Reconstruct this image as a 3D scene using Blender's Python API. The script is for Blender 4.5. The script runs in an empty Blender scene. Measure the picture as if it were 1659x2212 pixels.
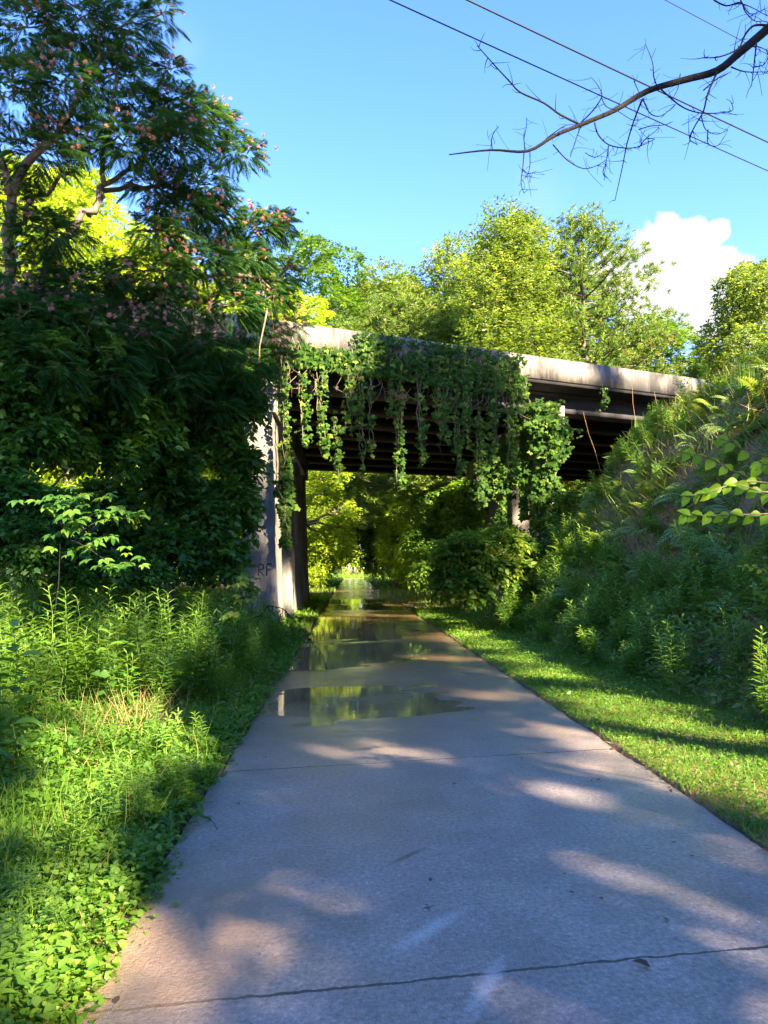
import bpy, math, random
import numpy as np
from mathutils import Matrix, Vector

rng = np.random.default_rng(7)
random.seed(7)
C = bpy.context.scene.collection
SC = bpy.context.scene

# ------------------------------------------------------------------ camera
F, CX, CY, EYE = 1661.0, 829.5, 1106.0, 1.6

def cam_axes(vp=(755, 1230), roll=1.5):
    r = math.radians(roll)
    x = (vp[0] - CX) / F; y = (CY - vp[1]) / F
    xr = x * math.cos(r) + y * math.sin(r); yr = -x * math.sin(r) + y * math.cos(r)
    p = math.atan(-yr)
    yaw = -math.atan2(xr, math.cos(p) - yr * math.sin(p))
    ch, sh = math.cos(yaw), math.sin(yaw)
    f = np.array([math.cos(p) * sh, math.cos(p) * ch, math.sin(p)]); r0 = np.array([ch, -sh, 0.])
    u0 = np.cross(r0, f)
    return np.array([math.cos(r) * r0 - math.sin(r) * u0, math.sin(r) * r0 + math.cos(r) * u0, f])

AX = cam_axes()
def ray(u, v): return np.array([(u - CX) / F, (CY - v) / F, 1.]) @ AX
def onz(u, v, z=0.):
    d = ray(u, v); return np.array([0, 0, EYE]) + d * (z - EYE) / d[2]
def onY(u, v, Y):
    d = ray(u, v); return np.array([0, 0, EYE]) + d * Y / d[1]

cam = bpy.data.cameras.new('camera'); co = bpy.data.objects.new('camera', cam); C.objects.link(co)
cam.sensor_fit = 'VERTICAL'; cam.sensor_height = 24.; cam.lens = 24. * F / 2212.
cam.clip_end = 3000.; cam.clip_start = 0.05
m = Matrix.Identity(4)
for i in range(3):
    m[i][0], m[i][1], m[i][2] = AX[0][i], AX[1][i], -AX[2][i]
m[2][3] = EYE
co.matrix_world = m
SC.camera = co

# ------------------------------------------------------------------ light
SUN_EL, SUN_AZ = math.radians(30.), math.radians(33.)   # azimuth: off -Y towards +X
S = np.array([math.sin(SUN_AZ) * math.cos(SUN_EL), -math.cos(SUN_AZ) * math.cos(SUN_EL), math.sin(SUN_EL)])
sl = bpy.data.lights.new('sun', 'SUN'); so = bpy.data.objects.new('sun', sl); C.objects.link(so)
sl.energy = 3.8; sl.angle = math.radians(0.9); sl.color = (1.0, 0.81, 0.56)
so.rotation_euler = Vector(S).to_track_quat('Z', 'Y').to_euler(); so.location = (20, -30, 30)

# ------------------------------------------------------------------ node helpers
def newmat(name):
    mt = bpy.data.materials.new(name); mt.use_nodes = True
    nt = mt.node_tree; nt.nodes.clear()
    return mt, nt, nt.nodes, nt.links

def N(nodes, t, **kw):
    n = nodes.new(t)
    for k, v in kw.items():
        if k.startswith('_'): setattr(n, k[1:], v)
        else: n.inputs[k.replace('__', ' ')].default_value = v
    return n

def ramp(nodes, stops, interp='LINEAR'):
    n = nodes.new('ShaderNodeValToRGB'); n.color_ramp.interpolation = interp
    e = n.color_ramp.elements
    while len(e) < len(stops): e.new(0.5)
    for i, (p, c) in enumerate(stops):
        e[i].position = p; e[i].color = (c[0], c[1], c[2], 1) if len(c) == 3 else c
    return n

def leaf_mat(name, c0, c1, c2=None, trans=0.45, rough=0.45, tgain=1.5, spec=0.35):
    mt, nt, nd, ln = newmat(name)
    at = N(nd, 'ShaderNodeAttribute', _attribute_name='tint')
    stops = [(0., c0), (1., c1)] if c2 is None else [(0., c0), (.6, c1), (.97, c2)]
    rp = ramp(nd, stops); ln.new(at.outputs['Fac'], rp.inputs['Fac'])
    pb = N(nd, 'ShaderNodeBsdfPrincipled', Roughness=rough); pb.inputs['Specular IOR Level'].default_value = spec
    ln.new(rp.outputs['Color'], pb.inputs['Base Color'])
    tr = nd.new('ShaderNodeBsdfTranslucent')
    mx = N(nd, 'ShaderNodeMix', _data_type='RGBA', _blend_type='MULTIPLY'); mx.inputs['Factor'].default_value = 1.
    mx.inputs[7].default_value = (1.35 * tgain, 1.15 * tgain, .45 * tgain, 1)
    ln.new(rp.outputs['Color'], mx.inputs[6]); ln.new(mx.outputs[2], tr.inputs['Color'])
    ms = N(nd, 'ShaderNodeMixShader', Fac=trans); ln.new(pb.outputs[0], ms.inputs[1]); ln.new(tr.outputs[0], ms.inputs[2])
    out = nd.new('ShaderNodeOutputMaterial'); ln.new(ms.outputs[0], out.inputs[0])
    return mt

def bark_mat(name, c0, c1, scale=6.):
    mt, nt, nd, ln = newmat(name)
    tc = nd.new('ShaderNodeTexCoord'); mp = N(nd, 'ShaderNodeMapping', Scale=(scale, scale, scale * .25))
    ln.new(tc.outputs['Object'], mp.inputs['Vector'])
    nz = N(nd, 'ShaderNodeTexNoise', Scale=3., Detail=8., Roughness=.7); ln.new(mp.outputs[0], nz.inputs['Vector'])
    rp = ramp(nd, [(.3, c0), (.7, c1)]); ln.new(nz.outputs['Fac'], rp.inputs['Fac'])
    pb = N(nd, 'ShaderNodeBsdfPrincipled', Roughness=.85); ln.new(rp.outputs[0], pb.inputs['Base Color'])
    bp = N(nd, 'ShaderNodeBump', Strength=.6, Distance=.03); ln.new(nz.outputs['Fac'], bp.inputs['Height']); ln.new(bp.outputs[0], pb.inputs['Normal'])
    out = nd.new('ShaderNodeOutputMaterial'); ln.new(pb.outputs[0], out.inputs[0])
    return mt

def plain_mat(name, col, rough=.8, metal=0.):
    mt, nt, nd, ln = newmat(name)
    tc = nd.new('ShaderNodeTexCoord')
    nz = N(nd, 'ShaderNodeTexNoise', Scale=30., Detail=4.); ln.new(tc.outputs['Object'], nz.inputs['Vector'])
    rp = ramp(nd, [(.3, [c * .75 for c in col]), (.7, [min(1, c * 1.2) for c in col])]); ln.new(nz.outputs['Fac'], rp.inputs['Fac'])
    pb = N(nd, 'ShaderNodeBsdfPrincipled', Roughness=rough, Metallic=metal); ln.new(rp.outputs[0], pb.inputs['Base Color'])
    out = nd.new('ShaderNodeOutputMaterial'); ln.new(pb.outputs[0], out.inputs[0])
    return mt

# ------------------------------------------------------------------ materials
M = {}
M['mimosa'] = leaf_mat('mimosa leaf', (.022, .08, .03), (.045, .13, .035), (.09, .19, .035), trans=.4)
M['mimosa_flower'] = leaf_mat('mimosa flower', (.50, .17, .20), (.62, .30, .30), (.75, .48, .44), trans=.4, tgain=.8)
M['under'] = leaf_mat('understory leaf', (.03, .095, .02), (.065, .18, .03), (.16, .29, .04), trans=.4)
M['vine'] = leaf_mat('vine leaf', (.022, .065, .010), (.06, .14, .018), (.19, .27, .04), trans=.42, rough=.6, spec=.15)
M['weed'] = leaf_mat('weed leaf', (.055, .16, .022), (.115, .25, .03), (.21, .32, .045), trans=.42)
M['grass'] = leaf_mat('grass blade', (.055, .16, .016), (.12, .245, .022), (.25, .34, .05), trans=.42)
M['dry'] = leaf_mat('dry grass', (.20, .12, .05), (.36, .24, .10), (.50, .38, .18), trans=.3, tgain=.8)
M['fern'] = leaf_mat('fern frond', (.10, .19, .05), (.19, .29, .06), (.31, .36, .10), trans=.4)
M['farA'] = leaf_mat('far leaf yellow green', (.08, .15, .035), (.16, .25, .055), (.27, .34, .09), trans=.4)
M['farB'] = leaf_mat('far leaf green', (.035, .10, .015), (.08, .18, .022), (.15, .27, .03), trans=.4)
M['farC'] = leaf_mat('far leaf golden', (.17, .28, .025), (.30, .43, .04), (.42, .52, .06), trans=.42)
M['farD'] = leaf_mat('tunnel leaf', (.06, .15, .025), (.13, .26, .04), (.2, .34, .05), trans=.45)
M['pine'] = leaf_mat('pine needle', (.07, .14, .02), (.15, .23, .03), (.24, .21, .05), trans=.3)
M['saplingleaf'] = leaf_mat('sapling leaf', (.12, .28, .014), (.18, .34, .018), (.26, .38, .02), trans=.5)
M['cover'] = leaf_mat('ground cover leaf', (.05, .14, .016), (.10, .225, .022), (.19, .31, .04), trans=.42)
M['bark'] = bark_mat('bark', (.06, .045, .035), (.17, .13, .10))
M['barkpale'] = bark_mat('pale bark', (.10, .08, .06), (.26, .21, .16))
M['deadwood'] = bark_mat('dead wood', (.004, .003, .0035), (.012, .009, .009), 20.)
M['stem'] = plain_mat('green stem', (.08, .15, .03))
M['vinestem'] = plain_mat('vine stem', (.16, .13, .08))
M['cable'] = plain_mat('cable', (.002, .002, .003), .5)
M['deadleaf'] = plain_mat('dead leaf', (.07, .035, .015), .6)
M['paint'] = plain_mat('faded marker paint', (.035, .035, .04), 1.)
M['redtwig'] = plain_mat('reddish dead twig', (.30, .15, .08))

def concrete(name, base, stain, stain_amt=.55, streak=True, scale=1.):
    mt, nt, nd, ln = newmat(name)
    tc = nd.new('ShaderNodeTexCoord')
    mp = N(nd, 'ShaderNodeMapping', Scale=(2.2 * scale, 2.2 * scale, .22 * scale if streak else 2.2 * scale)); ln.new(tc.outputs['Object'], mp.inputs['Vector'])
    n1 = N(nd, 'ShaderNodeTexNoise', Scale=1.6, Detail=10., Roughness=.72); ln.new(mp.outputs[0], n1.inputs['Vector'])
    n2 = N(nd, 'ShaderNodeTexNoise', Scale=.6, Detail=6., Roughness=.6); ln.new(tc.outputs['Object'], n2.inputs['Vector'])
    n3 = N(nd, 'ShaderNodeTexNoise', Scale=45., Detail=5., Roughness=.7); ln.new(tc.outputs['Object'], n3.inputs['Vector'])
    ad = N(nd, 'ShaderNodeMath', _operation='ADD'); ln.new(n1.outputs['Fac'], ad.inputs[0]); ln.new(n2.outputs['Fac'], ad.inputs[1])
    rp = ramp(nd, [(.45, stain), (.45 + stain_amt * .32, base), (.85, [min(1, c * 1.15) for c in base])])
    hf = N(nd, 'ShaderNodeMath', _operation='MULTIPLY'); hf.inputs[1].default_value = .5; ln.new(ad.outputs[0], hf.inputs[0]); ln.new(hf.outputs[0], rp.inputs['Fac'])
    r3 = ramp(nd, [(.25, (.72, .72, .72)), (.7, (1.1, 1.1, 1.1))]); ln.new(n3.outputs['Fac'], r3.inputs['Fac'])
    mx = N(nd, 'ShaderNodeMix', _data_type='RGBA', _blend_type='MULTIPLY'); mx.inputs['Factor'].default_value = 1.
    ln.new(rp.outputs[0], mx.inputs[6]); ln.new(r3.outputs[0], mx.inputs[7])
    pb = N(nd, 'ShaderNodeBsdfPrincipled', Roughness=.85); ln.new(mx.outputs[2], pb.inputs['Base Color'])
    bp = N(nd, 'ShaderNodeBump', Strength=.35, Distance=.02); ln.new(n3.outputs['Fac'], bp.inputs['Height']); ln.new(bp.outputs[0], pb.inputs['Normal'])
    out = nd.new('ShaderNodeOutputMaterial'); ln.new(pb.outputs[0], out.inputs[0])
    return mt
M['parapet'] = concrete('weathered parapet concrete', (.40, .35, .30), (.08, .075, .07))
M['pier'] = concrete('pier concrete', (.27, .25, .215), (.13, .12, .11), .4)
M['girder'] = concrete('dirty shade-darkened girder concrete', (.045, .042, .045), (.018, .018, .022), .5, False)  # base darkened for the overhang's shade as well as dirt

# path: wet rough concrete with skewed joints
def path_material():
    mt, nt, nd, ln = newmat('wet concrete path')
    tc = nd.new('ShaderNodeTexCoord'); sp = nd.new('ShaderNodeSeparateXYZ'); ln.new(tc.outputs['Object'], sp.inputs[0])
    def noise(scale, detail=6., rough=.6, vec=None, dist=0.):
        n = N(nd, 'ShaderNodeTexNoise', Scale=scale, Detail=detail, Roughness=rough, Distortion=dist)
        ln.new(vec if vec is not None else tc.outputs['Object'], n.inputs['Vector']); return n.outputs['Fac']
    def math_(op, a, b=None, c=None):
        n = N(nd, 'ShaderNodeMath', _operation=op)
        for i, q in enumerate((a, b, c)):
            if q is None: continue
            if isinstance(q, (int, float)): n.inputs[i].default_value = q
            else: ln.new(q, n.inputs[i])
        return n.outputs[0]
    big = noise(.55, 5., .6); mid = noise(2.3, 6., .65); grit = noise(160., 3., .6); peb = noise(42., 5., .75)
    # joint distance
    wob = math_('MULTIPLY', math_('SUBTRACT', noise(9., 4., .7), .5), .05)
    yy = math_('ADD', math_('SUBTRACT', sp.outputs['Y'], math_('MULTIPLY', sp.outputs['X'], .085)), wob)
    t = math_('DIVIDE', math_('SUBTRACT', yy, 3.08), 3.38)
    fr = math_('MULTIPLY', math_('ABSOLUTE', math_('SUBTRACT', math_('FRACT', math_('ADD', t, .5)), .5)), 3.38)
    jw = math_('MULTIPLY', noise(3.5, 5., .8), .020)
    jm = math_('SMOOTHSTEP' if False else 'LESS_THAN', fr, math_('SUBTRACT', jw, .0015))
    # tining: fine ridges along the path's length
    mp = N(nd, 'ShaderNodeMapping', Scale=(60., 9., 1.)); ln.new(tc.outputs['Object'], mp.inputs['Vector'])
    tin = noise(2.2, 3., .6, mp.outputs[0], .3)
    mud = ramp(nd, [(.46, (.41, .365, .365)), (.60, (.44, .37, .32)), (.75, (.45, .34, .24))]); ln.new(big, mud.inputs['Fac'])
    dk = ramp(nd, [(.3, (.62, .62, .64)), (.65, (1.12, 1.1, 1.08))]); ln.new(mid, dk.inputs['Fac'])
    gr = ramp(nd, [(.32, (.30, .30, .30)), (.48, (.92, .92, .92)), (.60, (1.3, 1.3, 1.3)), (.68, (2.4, 2.3, 2.2))]); ln.new(peb, gr.inputs['Fac'])
    mx = N(nd, 'ShaderNodeMix', _data_type='RGBA', _blend_type='MULTIPLY'); mx.inputs['Factor'].default_value = 1.
    ln.new(mud.outputs[0], mx.inputs[6]); ln.new(dk.outputs[0], mx.inputs[7])
    mx2 = N(nd, 'ShaderNodeMix', _data_type='RGBA', _blend_type='MULTIPLY'); mx2.inputs['Factor'].default_value = .7
    ln.new(mx.outputs[2], mx2.inputs[6]); ln.new(gr.outputs[0], mx2.inputs[7])
    mj = N(nd, 'ShaderNodeMix', _data_type='RGBA'); ln.new(jm, mj.inputs['Factor']); ln.new(mx2.outputs[2], mj.inputs[6]); mj.inputs[7].default_value = (.02, .018, .016, 1)
    my = N(nd, 'ShaderNodeMapRange', _interpolation_type='SMOOTHSTEP'); my.inputs['From Min'].default_value = 6.; my.inputs['From Max'].default_value = 15.; ln.new(math_('ADD', sp.outputs['Y'], math_('MULTIPLY', mid, 4.)), my.inputs['Value'])
    mm_ = N(nd, 'ShaderNodeMix', _data_type='RGBA'); ln.new(math_('MULTIPLY', my.outputs[0], .85), mm_.inputs['Factor']); ln.new(mj.outputs[2], mm_.inputs[6]); mm_.inputs[7].default_value = (.36, .235, .12, 1)
    at_ = N(nd, 'ShaderNodeAttribute', _attribute_name='tint'); wet = at_.outputs['Fac']
    mw = N(nd, 'ShaderNodeMix', _data_type='RGBA', _blend_type='MULTIPLY'); ln.new(math_('MULTIPLY', wet, .75), mw.inputs['Factor']); ln.new(mm_.outputs[2], mw.inputs[6]); mw.inputs[7].default_value = (.42, .36, .30, 1)
    ed = math_('ABSOLUTE', math_('SUBTRACT', sp.outputs['X'], (PL + PR) / 2)) if False else math_('ABSOLUTE', math_('SUBTRACT', sp.outputs['X'], .59))
    es = N(nd, 'ShaderNodeMapRange', _interpolation_type='SMOOTHSTEP'); es.inputs['From Min'].default_value = 1.60; es.inputs['From Max'].default_value = 1.76
    ln.new(math_('ADD', ed, math_('MULTIPLY', math_('SUBTRACT', mid, .5), .5)), es.inputs['Value'])
    me_ = N(nd, 'ShaderNodeMix', _data_type='RGBA'); ln.new(math_('MULTIPLY', es.outputs[0], .8), me_.inputs['Factor']); ln.new(mw.outputs[2], me_.inputs[6]); me_.inputs[7].default_value = (.08, .055, .03, 1)
    def scuff(cx, cy, ang, ln_, wd):
        m1 = N(nd, 'ShaderNodeMapping', _vector_type='TEXTURE'); m1.inputs['Location'].default_value = (cx, cy, 0); m1.inputs['Rotation'].default_value = (0, 0, ang); m1.inputs['Scale'].default_value = (ln_, wd, 10)
        ln.new(tc.outputs['Object'], m1.inputs['Vector']); l_ = N(nd, 'ShaderNodeVectorMath', _operation='LENGTH'); ln.new(m1.outputs[0], l_.inputs[0])
        return math_('MULTIPLY', math_('MAXIMUM', math_('SUBTRACT', 1., l_.outputs['Value']), 0.), math_('MULTIPLY', peb, 2.2))
    a_ = onz(850, 2060); b_ = onz(1000, 1965); c_ = onz(1010, 2205); d_ = onz(1085, 2070); e_ = onz(835, 1872); f_ = onz(925, 1830)
    g_ = onz(250, 2090); brn = scuff(g_[0], g_[1], 1.2, 1.5, .75)  # broad orange-brown tint on the near left of the path
    mbrn = N(nd, 'ShaderNodeMix', _data_type='RGBA'); ln.new(math_('MINIMUM', math_('MULTIPLY', brn, 1.1), .65), mbrn.inputs['Factor']); ln.new(me_.outputs[2], mbrn.inputs[6]); mbrn.inputs[7].default_value = (.36, .215, .11, 1); me_ = mbrn
    sc = [scuff((p[0] + q[0]) / 2, (p[1] + q[1]) / 2, math.atan2(q[1] - p[1], q[0] - p[0]), float(np.linalg.norm(q - p)) * .6, w) for p, q, w in ((a_, b_, .06), (c_, d_, .05), (e_, f_, .03))]
    ms1 = N(nd, 'ShaderNodeMix', _data_type='RGBA'); ln.new(math_('MINIMUM', math_('MULTIPLY', math_('ADD', sc[0], sc[1]), .8), .7), ms1.inputs['Factor']); ln.new(me_.outputs[2], ms1.inputs[6]); ms1.inputs[7].default_value = (.62, .62, .64, 1)
    ms2 = N(nd, 'ShaderNodeMix', _data_type='RGBA'); ln.new(math_('MINIMUM', sc[2], .8), ms2.inputs['Factor']); ln.new(ms1.outputs[2], ms2.inputs[6]); ms2.inputs[7].default_value = (.07, .05, .04, 1)
    pb = N(nd, 'ShaderNodeBsdfPrincipled'); ln.new(ms2.outputs[2], pb.inputs['Base Color'])
    rr = ramp(nd, [(.35, (.30, .30, .30)), (.7, (.50, .50, .50))]); ln.new(mid, rr.inputs['Fac']); ln.new(rr.outputs[0], pb.inputs['Roughness'])
    pb.inputs['IOR'].default_value = 1.6
    pb.inputs['Coat Weight'].default_value = 1.; pb.inputs['Coat IOR'].default_value = 1.65
    rc = ramp(nd, [(.38, (.10, .10, .10)), (.68, (.33, .33, .33))]); ln.new(math_('ADD', math_('MULTIPLY', mid, .5), math_('MULTIPLY', big, .5)), rc.inputs['Fac']); ln.new(math_('MULTIPLY', rc.outputs[0], math_('SUBTRACT', 1., math_('MULTIPLY', wet, .75))), pb.inputs['Coat Roughness'])
    hh = math_('ADD', math_('ADD', math_('MULTIPLY', tin, .45), math_('MULTIPLY', peb, .9)), math_('MULTIPLY', grit, .35))
    hj = math_('SUBTRACT', hh, math_('MULTIPLY', jm, 2.))
    bp = N(nd, 'ShaderNodeBump', Strength=1., Distance=.014); ln.new(hj, bp.inputs['Height']); ln.new(bp.outputs[0], pb.inputs['Normal'])
    bp2 = N(nd, 'ShaderNodeBump', Strength=.8, Distance=.010); ln.new(hj, bp2.inputs['Height']); ln.new(bp2.outputs[0], pb.inputs['Coat Normal'])
    out = nd.new('ShaderNodeOutputMaterial'); ln.new(pb.outputs[0], out.inputs[0])
    return mt
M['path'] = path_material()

def ground_material():
    mt, nt, nd, ln = newmat('soil and litter')
    tc = nd.new('ShaderNodeTexCoord')
    n1 = N(nd, 'ShaderNodeTexNoise', Scale=.9, Detail=7., Roughness=.65); ln.new(tc.outputs['Object'], n1.inputs['Vector'])
    n2 = N(nd, 'ShaderNodeTexNoise', Scale=14., Detail=8., Roughness=.75); ln.new(tc.outputs['Object'], n2.inputs['Vector'])
    r1 = ramp(nd, [(.36, (.06, .09, .025)), (.48, (.19, .13, .07)), (.62, (.34, .19, .09))]); ln.new(n1.outputs['Fac'], r1.inputs['Fac'])
    r2 = ramp(nd, [(.3, (.35, .35, .35)), (.7, (1.4, 1.4, 1.4))]); ln.new(n2.outputs['Fac'], r2.inputs['Fac'])
    mx = N(nd, 'ShaderNodeMix', _data_type='RGBA', _blend_type='MULTIPLY'); mx.inputs['Factor'].default_value = 1.
    ln.new(r1.outputs[0], mx.inputs[6]); ln.new(r2.outputs[0], mx.inputs[7])
    pb = N(nd, 'ShaderNodeBsdfPrincipled', Roughness=.9); ln.new(mx.outputs[2], pb.inputs['Base Color'])
    bp = N(nd, 'ShaderNodeBump', Strength=.8, Distance=.06); ln.new(n2.outputs['Fac'], bp.inputs['Height']); ln.new(bp.outputs[0], pb.inputs['Normal'])
    out = nd.new('ShaderNodeOutputMaterial'); ln.new(pb.outputs[0], out.inputs[0])
    return mt
M['ground'] = ground_material()

def water_material():
    mt, nt, nd, ln = newmat('muddy puddle water')
    tc = nd.new('ShaderNodeTexCoord')
    n1 = N(nd, 'ShaderNodeTexNoise', Scale=.8, Detail=4.); ln.new(tc.outputs['Object'], n1.inputs['Vector'])
    r1 = ramp(nd, [(.35, (.18, .12, .05)), (.65, (.38, .26, .12))]); ln.new(n1.outputs['Fac'], r1.inputs['Fac'])
    mp = N(nd, 'ShaderNodeMapping', Scale=(1.2, 5., 1.)); ln.new(tc.outputs['Object'], mp.inputs['Vector'])
    n2 = N(nd, 'ShaderNodeTexNoise', Scale=1.6, Detail=3.); ln.new(mp.outputs[0], n2.inputs['Vector'])
    bp = N(nd, 'ShaderNodeBump', Strength=.05, Distance=.01); ln.new(n2.outputs['Fac'], bp.inputs['Height'])
    pb = N(nd, 'ShaderNodeBsdfPrincipled', Roughness=.035, IOR=1.4); ln.new(r1.outputs[0], pb.inputs['Base Color']); ln.new(bp.outputs[0], pb.inputs['Normal'])
    pb.inputs['Specular IOR Level'].default_value = .7
    out = nd.new('ShaderNodeOutputMaterial'); ln.new(pb.outputs[0], out.inputs[0])
    return mt
M['water'] = water_material()

# ------------------------------------------------------------------ mesh builder
def unit(a):
    a = np.asarray(a, float); return a / np.maximum(np.linalg.norm(a, axis=-1, keepdims=True), 1e-9)

class MB:
    def __init__(s): s.v = []; s.q = []; s.t = []; s.n = 0
    def add(s, v, q, tint=0.5):
        v = np.asarray(v, float); q = np.asarray(q, int)
        s.v.append(v); s.q.append(q + s.n); s.n += len(v)
        s.t.append(np.full(len(v), tint) if np.isscalar(tint) else np.asarray(tint, float))
    def leaves(s, p, ax, nr, L, W, tint, kind='d'):
        """p base, ax tip direction, nr approx normal, arrays of n."""
        n = len(p)
        if n == 0: return
        p = np.asarray(p, float)
        ax = unit(ax); sd = unit(np.cross(ax, nr)); nr = np.cross(sd, ax)
        L = np.broadcast_to(np.asarray(L, float), (n,))[:, None]; W = np.broadcast_to(np.asarray(W, float), (n,))[:, None]
        tint = np.broadcast_to(np.asarray(tint, float), (n,))
        if kind == 'd':
            V = np.stack([p, p + ax * L * .45 + sd * W * .5 + nr * W * .12, p + ax * L - nr * L * .12, p + ax * L * .45 - sd * W * .5 + nr * W * .12], 1)
            Q = np.array([[0, 1, 2, 3]])
        elif kind == 'h':
            V = np.stack([p, p + ax * L * .28 + sd * W * .48 + nr * W * .16, p + ax * L * .66 + sd * W * .36 + nr * W * .08,
                          p + ax * L - nr * L * .18, p + ax * L * .66 - sd * W * .36 + nr * W * .08, p + ax * L * .28 - sd * W * .48 + nr * W * .16,
                          p + ax * L * .5 - nr * L * .02], 1)
            Q = np.array([[0, 1, 2, 6], [6, 2, 3, 4], [0, 6, 4, 5]])
        elif kind == 'b':   # blade, bends over
            V = np.stack([p - sd * W * .5, p + sd * W * .5, p + ax * L * .55 + sd * W * .35, p + ax * L * .55 - sd * W * .35,
                          p + ax * L * .95 - nr * L * .22 + sd * W * .06, p + ax * L * .95 - nr * L * .22 - sd * W * .06], 1)
            Q = np.array([[0, 1, 2, 3], [3, 2, 4, 5]])
        k = V.shape[1]
        q = (Q[None] + (np.arange(n) * k)[:, None, None]).reshape(-1, 4)
        s.add(V.reshape(-1, 3), q, np.repeat(tint, k))
    def tube(s, pts, rad, n=6, tint=.5):
        pts = np.asarray(pts, float); k = len(pts); rad = np.broadcast_to(np.asarray(rad, float), (k,))
        d = unit(np.gradient(pts, axis=0)); ref = np.array([0.3, .2, 1.]) if abs(d[0][2]) < .9 else np.array([1., .2, 0.])
        a = unit(np.cross(d, ref)); b = np.cross(d, a)
        th = np.arange(n) * 2 * math.pi / n
        V = pts[:, None] + rad[:, None, None] * (np.cos(th)[None, :, None] * a[:, None] + np.sin(th)[None, :, None] * b[:, None])
        q = []
        for i in range(k - 1):
            for j in range(n):
                q.append([i * n + j, i * n + (j + 1) % n, (i + 1) * n + (j + 1) % n, (i + 1) * n + j])
        V = np.concatenate([V.reshape(-1, 3), [pts[0] - d[0] * rad[0] * .3, pts[-1] + d[-1] * rad[-1] * .5]])
        e = k * n
        for j in range(0, n, 2):   # caps as quads round a centre
            q.append([e, (j + 2) % n, (j + 1) % n, j]); o = (k - 1) * n
            q.append([e + 1, o + j, o + (j + 1) % n, o + (j + 2) % n])
        s.add(V, q, tint)
    def box(s, lo, hi, M3=None, off=None):
        lo = np.array(lo, float); hi = np.array(hi, float)
        V = np.array([[(lo, hi)[i][0], (lo, hi)[j][1], (lo, hi)[k][2]] for i in (0, 1) for j in (0, 1) for k in (0, 1)])
        if M3 is not None: V = V @ M3
        if off is not None: V = V + off
        s.add(V, [[0, 1, 3, 2], [4, 6, 7, 5], [0, 4, 5, 1], [2, 3, 7, 6], [0, 2, 6, 4], [1, 5, 7, 3]])
    def mesh(s, name, mat, smooth=False):
        v = np.concatenate(s.v) if s.v else np.zeros((0, 3)); q = np.concatenate(s.q) if s.q else np.zeros((0, 4), int)
        me = bpy.data.meshes.new(name)
        me.vertices.add(len(v)); me.vertices.foreach_set('co', v.ravel().astype(np.float32))
        me.loops.add(len(q) * 4); me.loops.foreach_set('vertex_index', q.ravel().astype(np.int32))
        me.polygons.add(len(q)); me.polygons.foreach_set('loop_start', (np.arange(len(q)) * 4).astype(np.int32))
        me.polygons.foreach_set('loop_total', np.full(len(q), 4, np.int32))
        if smooth: me.polygons.foreach_set('use_smooth', np.ones(len(q), bool))
        a = me.attributes.new('tint', 'FLOAT', 'POINT'); a.data.foreach_set('value', np.concatenate(s.t).astype(np.float32) if s.t else [])
        me.materials.append(M[mat]); me.update(); me.validate()
        return me
    def build(s, name, mat, parent=None, smooth=False):
        o = bpy.data.objects.new(name, s.mesh(name, mat, smooth)); C.objects.link(o)
        if parent: o.parent = parent
        return o

def props(o, label=None, cat=None, group=None, kind=None):
    if label: o['label'] = label
    if cat: o['category'] = cat
    if group: o['group'] = group
    if kind: o['kind'] = kind
    return o
def thing(name, label, cat, loc=(0, 0, 0), rz=0., group=None, sc=1.):
    o = bpy.data.objects.new(name, None); C.objects.link(o); o.empty_display_size = .2
    o.location = tuple(float(a) for a in loc); o.rotation_euler = (0, 0, rz); o.scale = (sc, sc, sc) if np.isscalar(sc) else sc
    return props(o, label, cat, group)
def dup(src, loc, rz, sc=1., label=None, group=None, tilt=(0, 0)):
    r = src.copy(); C.objects.link(r); r.location = tuple(float(a) for a in loc); r.rotation_euler = (tilt[0], tilt[1], rz)
    r.scale = (sc, sc, sc) if np.isscalar(sc) else sc
    if label: r['label'] = label
    if group: r['group'] = group
    for ch in src.children:
        c = ch.copy(); C.objects.link(c); c.parent = r
    return r

# smooth value noise from sines
_ph = rng.uniform(0, 6.28, (24, 2)); _dr = rng.uniform(0, 6.28, 24)
def sn(x, y, f=1., seed=0, oct=3):
    r = 0.; a = 1.; t = 0.
    for o in range(oct):
        for k in range(3):
            i = (seed * 5 + o * 3 + k) % 24
            r = r + a * np.sin(f * (x * math.cos(_dr[i]) + y * math.sin(_dr[i])) + _ph[i][0] + 1.3 * np.sin(f * .7 * (y * math.cos(_dr[i]) - x * math.sin(_dr[i])) + _ph[i][1]))
            t += a
        f *= 2.1; a *= .5
    return r / t
def sstep(a, b, x):
    t = np.clip((x - a) / (b - a), 0, 1); return t * t * (3 - 2 * t)

# ------------------------------------------------------------------ terrain
PL, PR = -1.07, 2.25       # path edges
def ground_z(x, y):
    x = np.asarray(x, float); y = np.asarray(y, float)
    toe = 4.15 + 5.5 * sstep(21.5, 29., y) + .25 * np.sin(y * .6) - 1.0 * sstep(46, 60, y)
    h = np.clip(x - toe, 0, None)
    Hb = (7.2 + .02 * (x - 8)) * (1 - .75 * sstep(42, 55, y))
    bank = Hb * (1 - np.exp(-(h * 1.42 / 7.2) ** 1.5 * 1.5)) 
    bank = bank + np.clip(h, 0, 1.5) * .22 * sn(x, y, 1.3, 1)
    left = .11 * np.clip(-x - 2.2, 0, 9) * sstep(0, 3, -x - 1.) + np.clip(-x - 1.6, 0, 1) * .10 * sn(x, y, 1.1, 2)
    left = left + 2.5 * sstep(12, 30, -x)
    edge = .015 + np.where((x > PL - .03) & (x < PR + .03), -.12, 0.)
    return bank + left + edge + .012 * sn(x, y, 3., 3)

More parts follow.
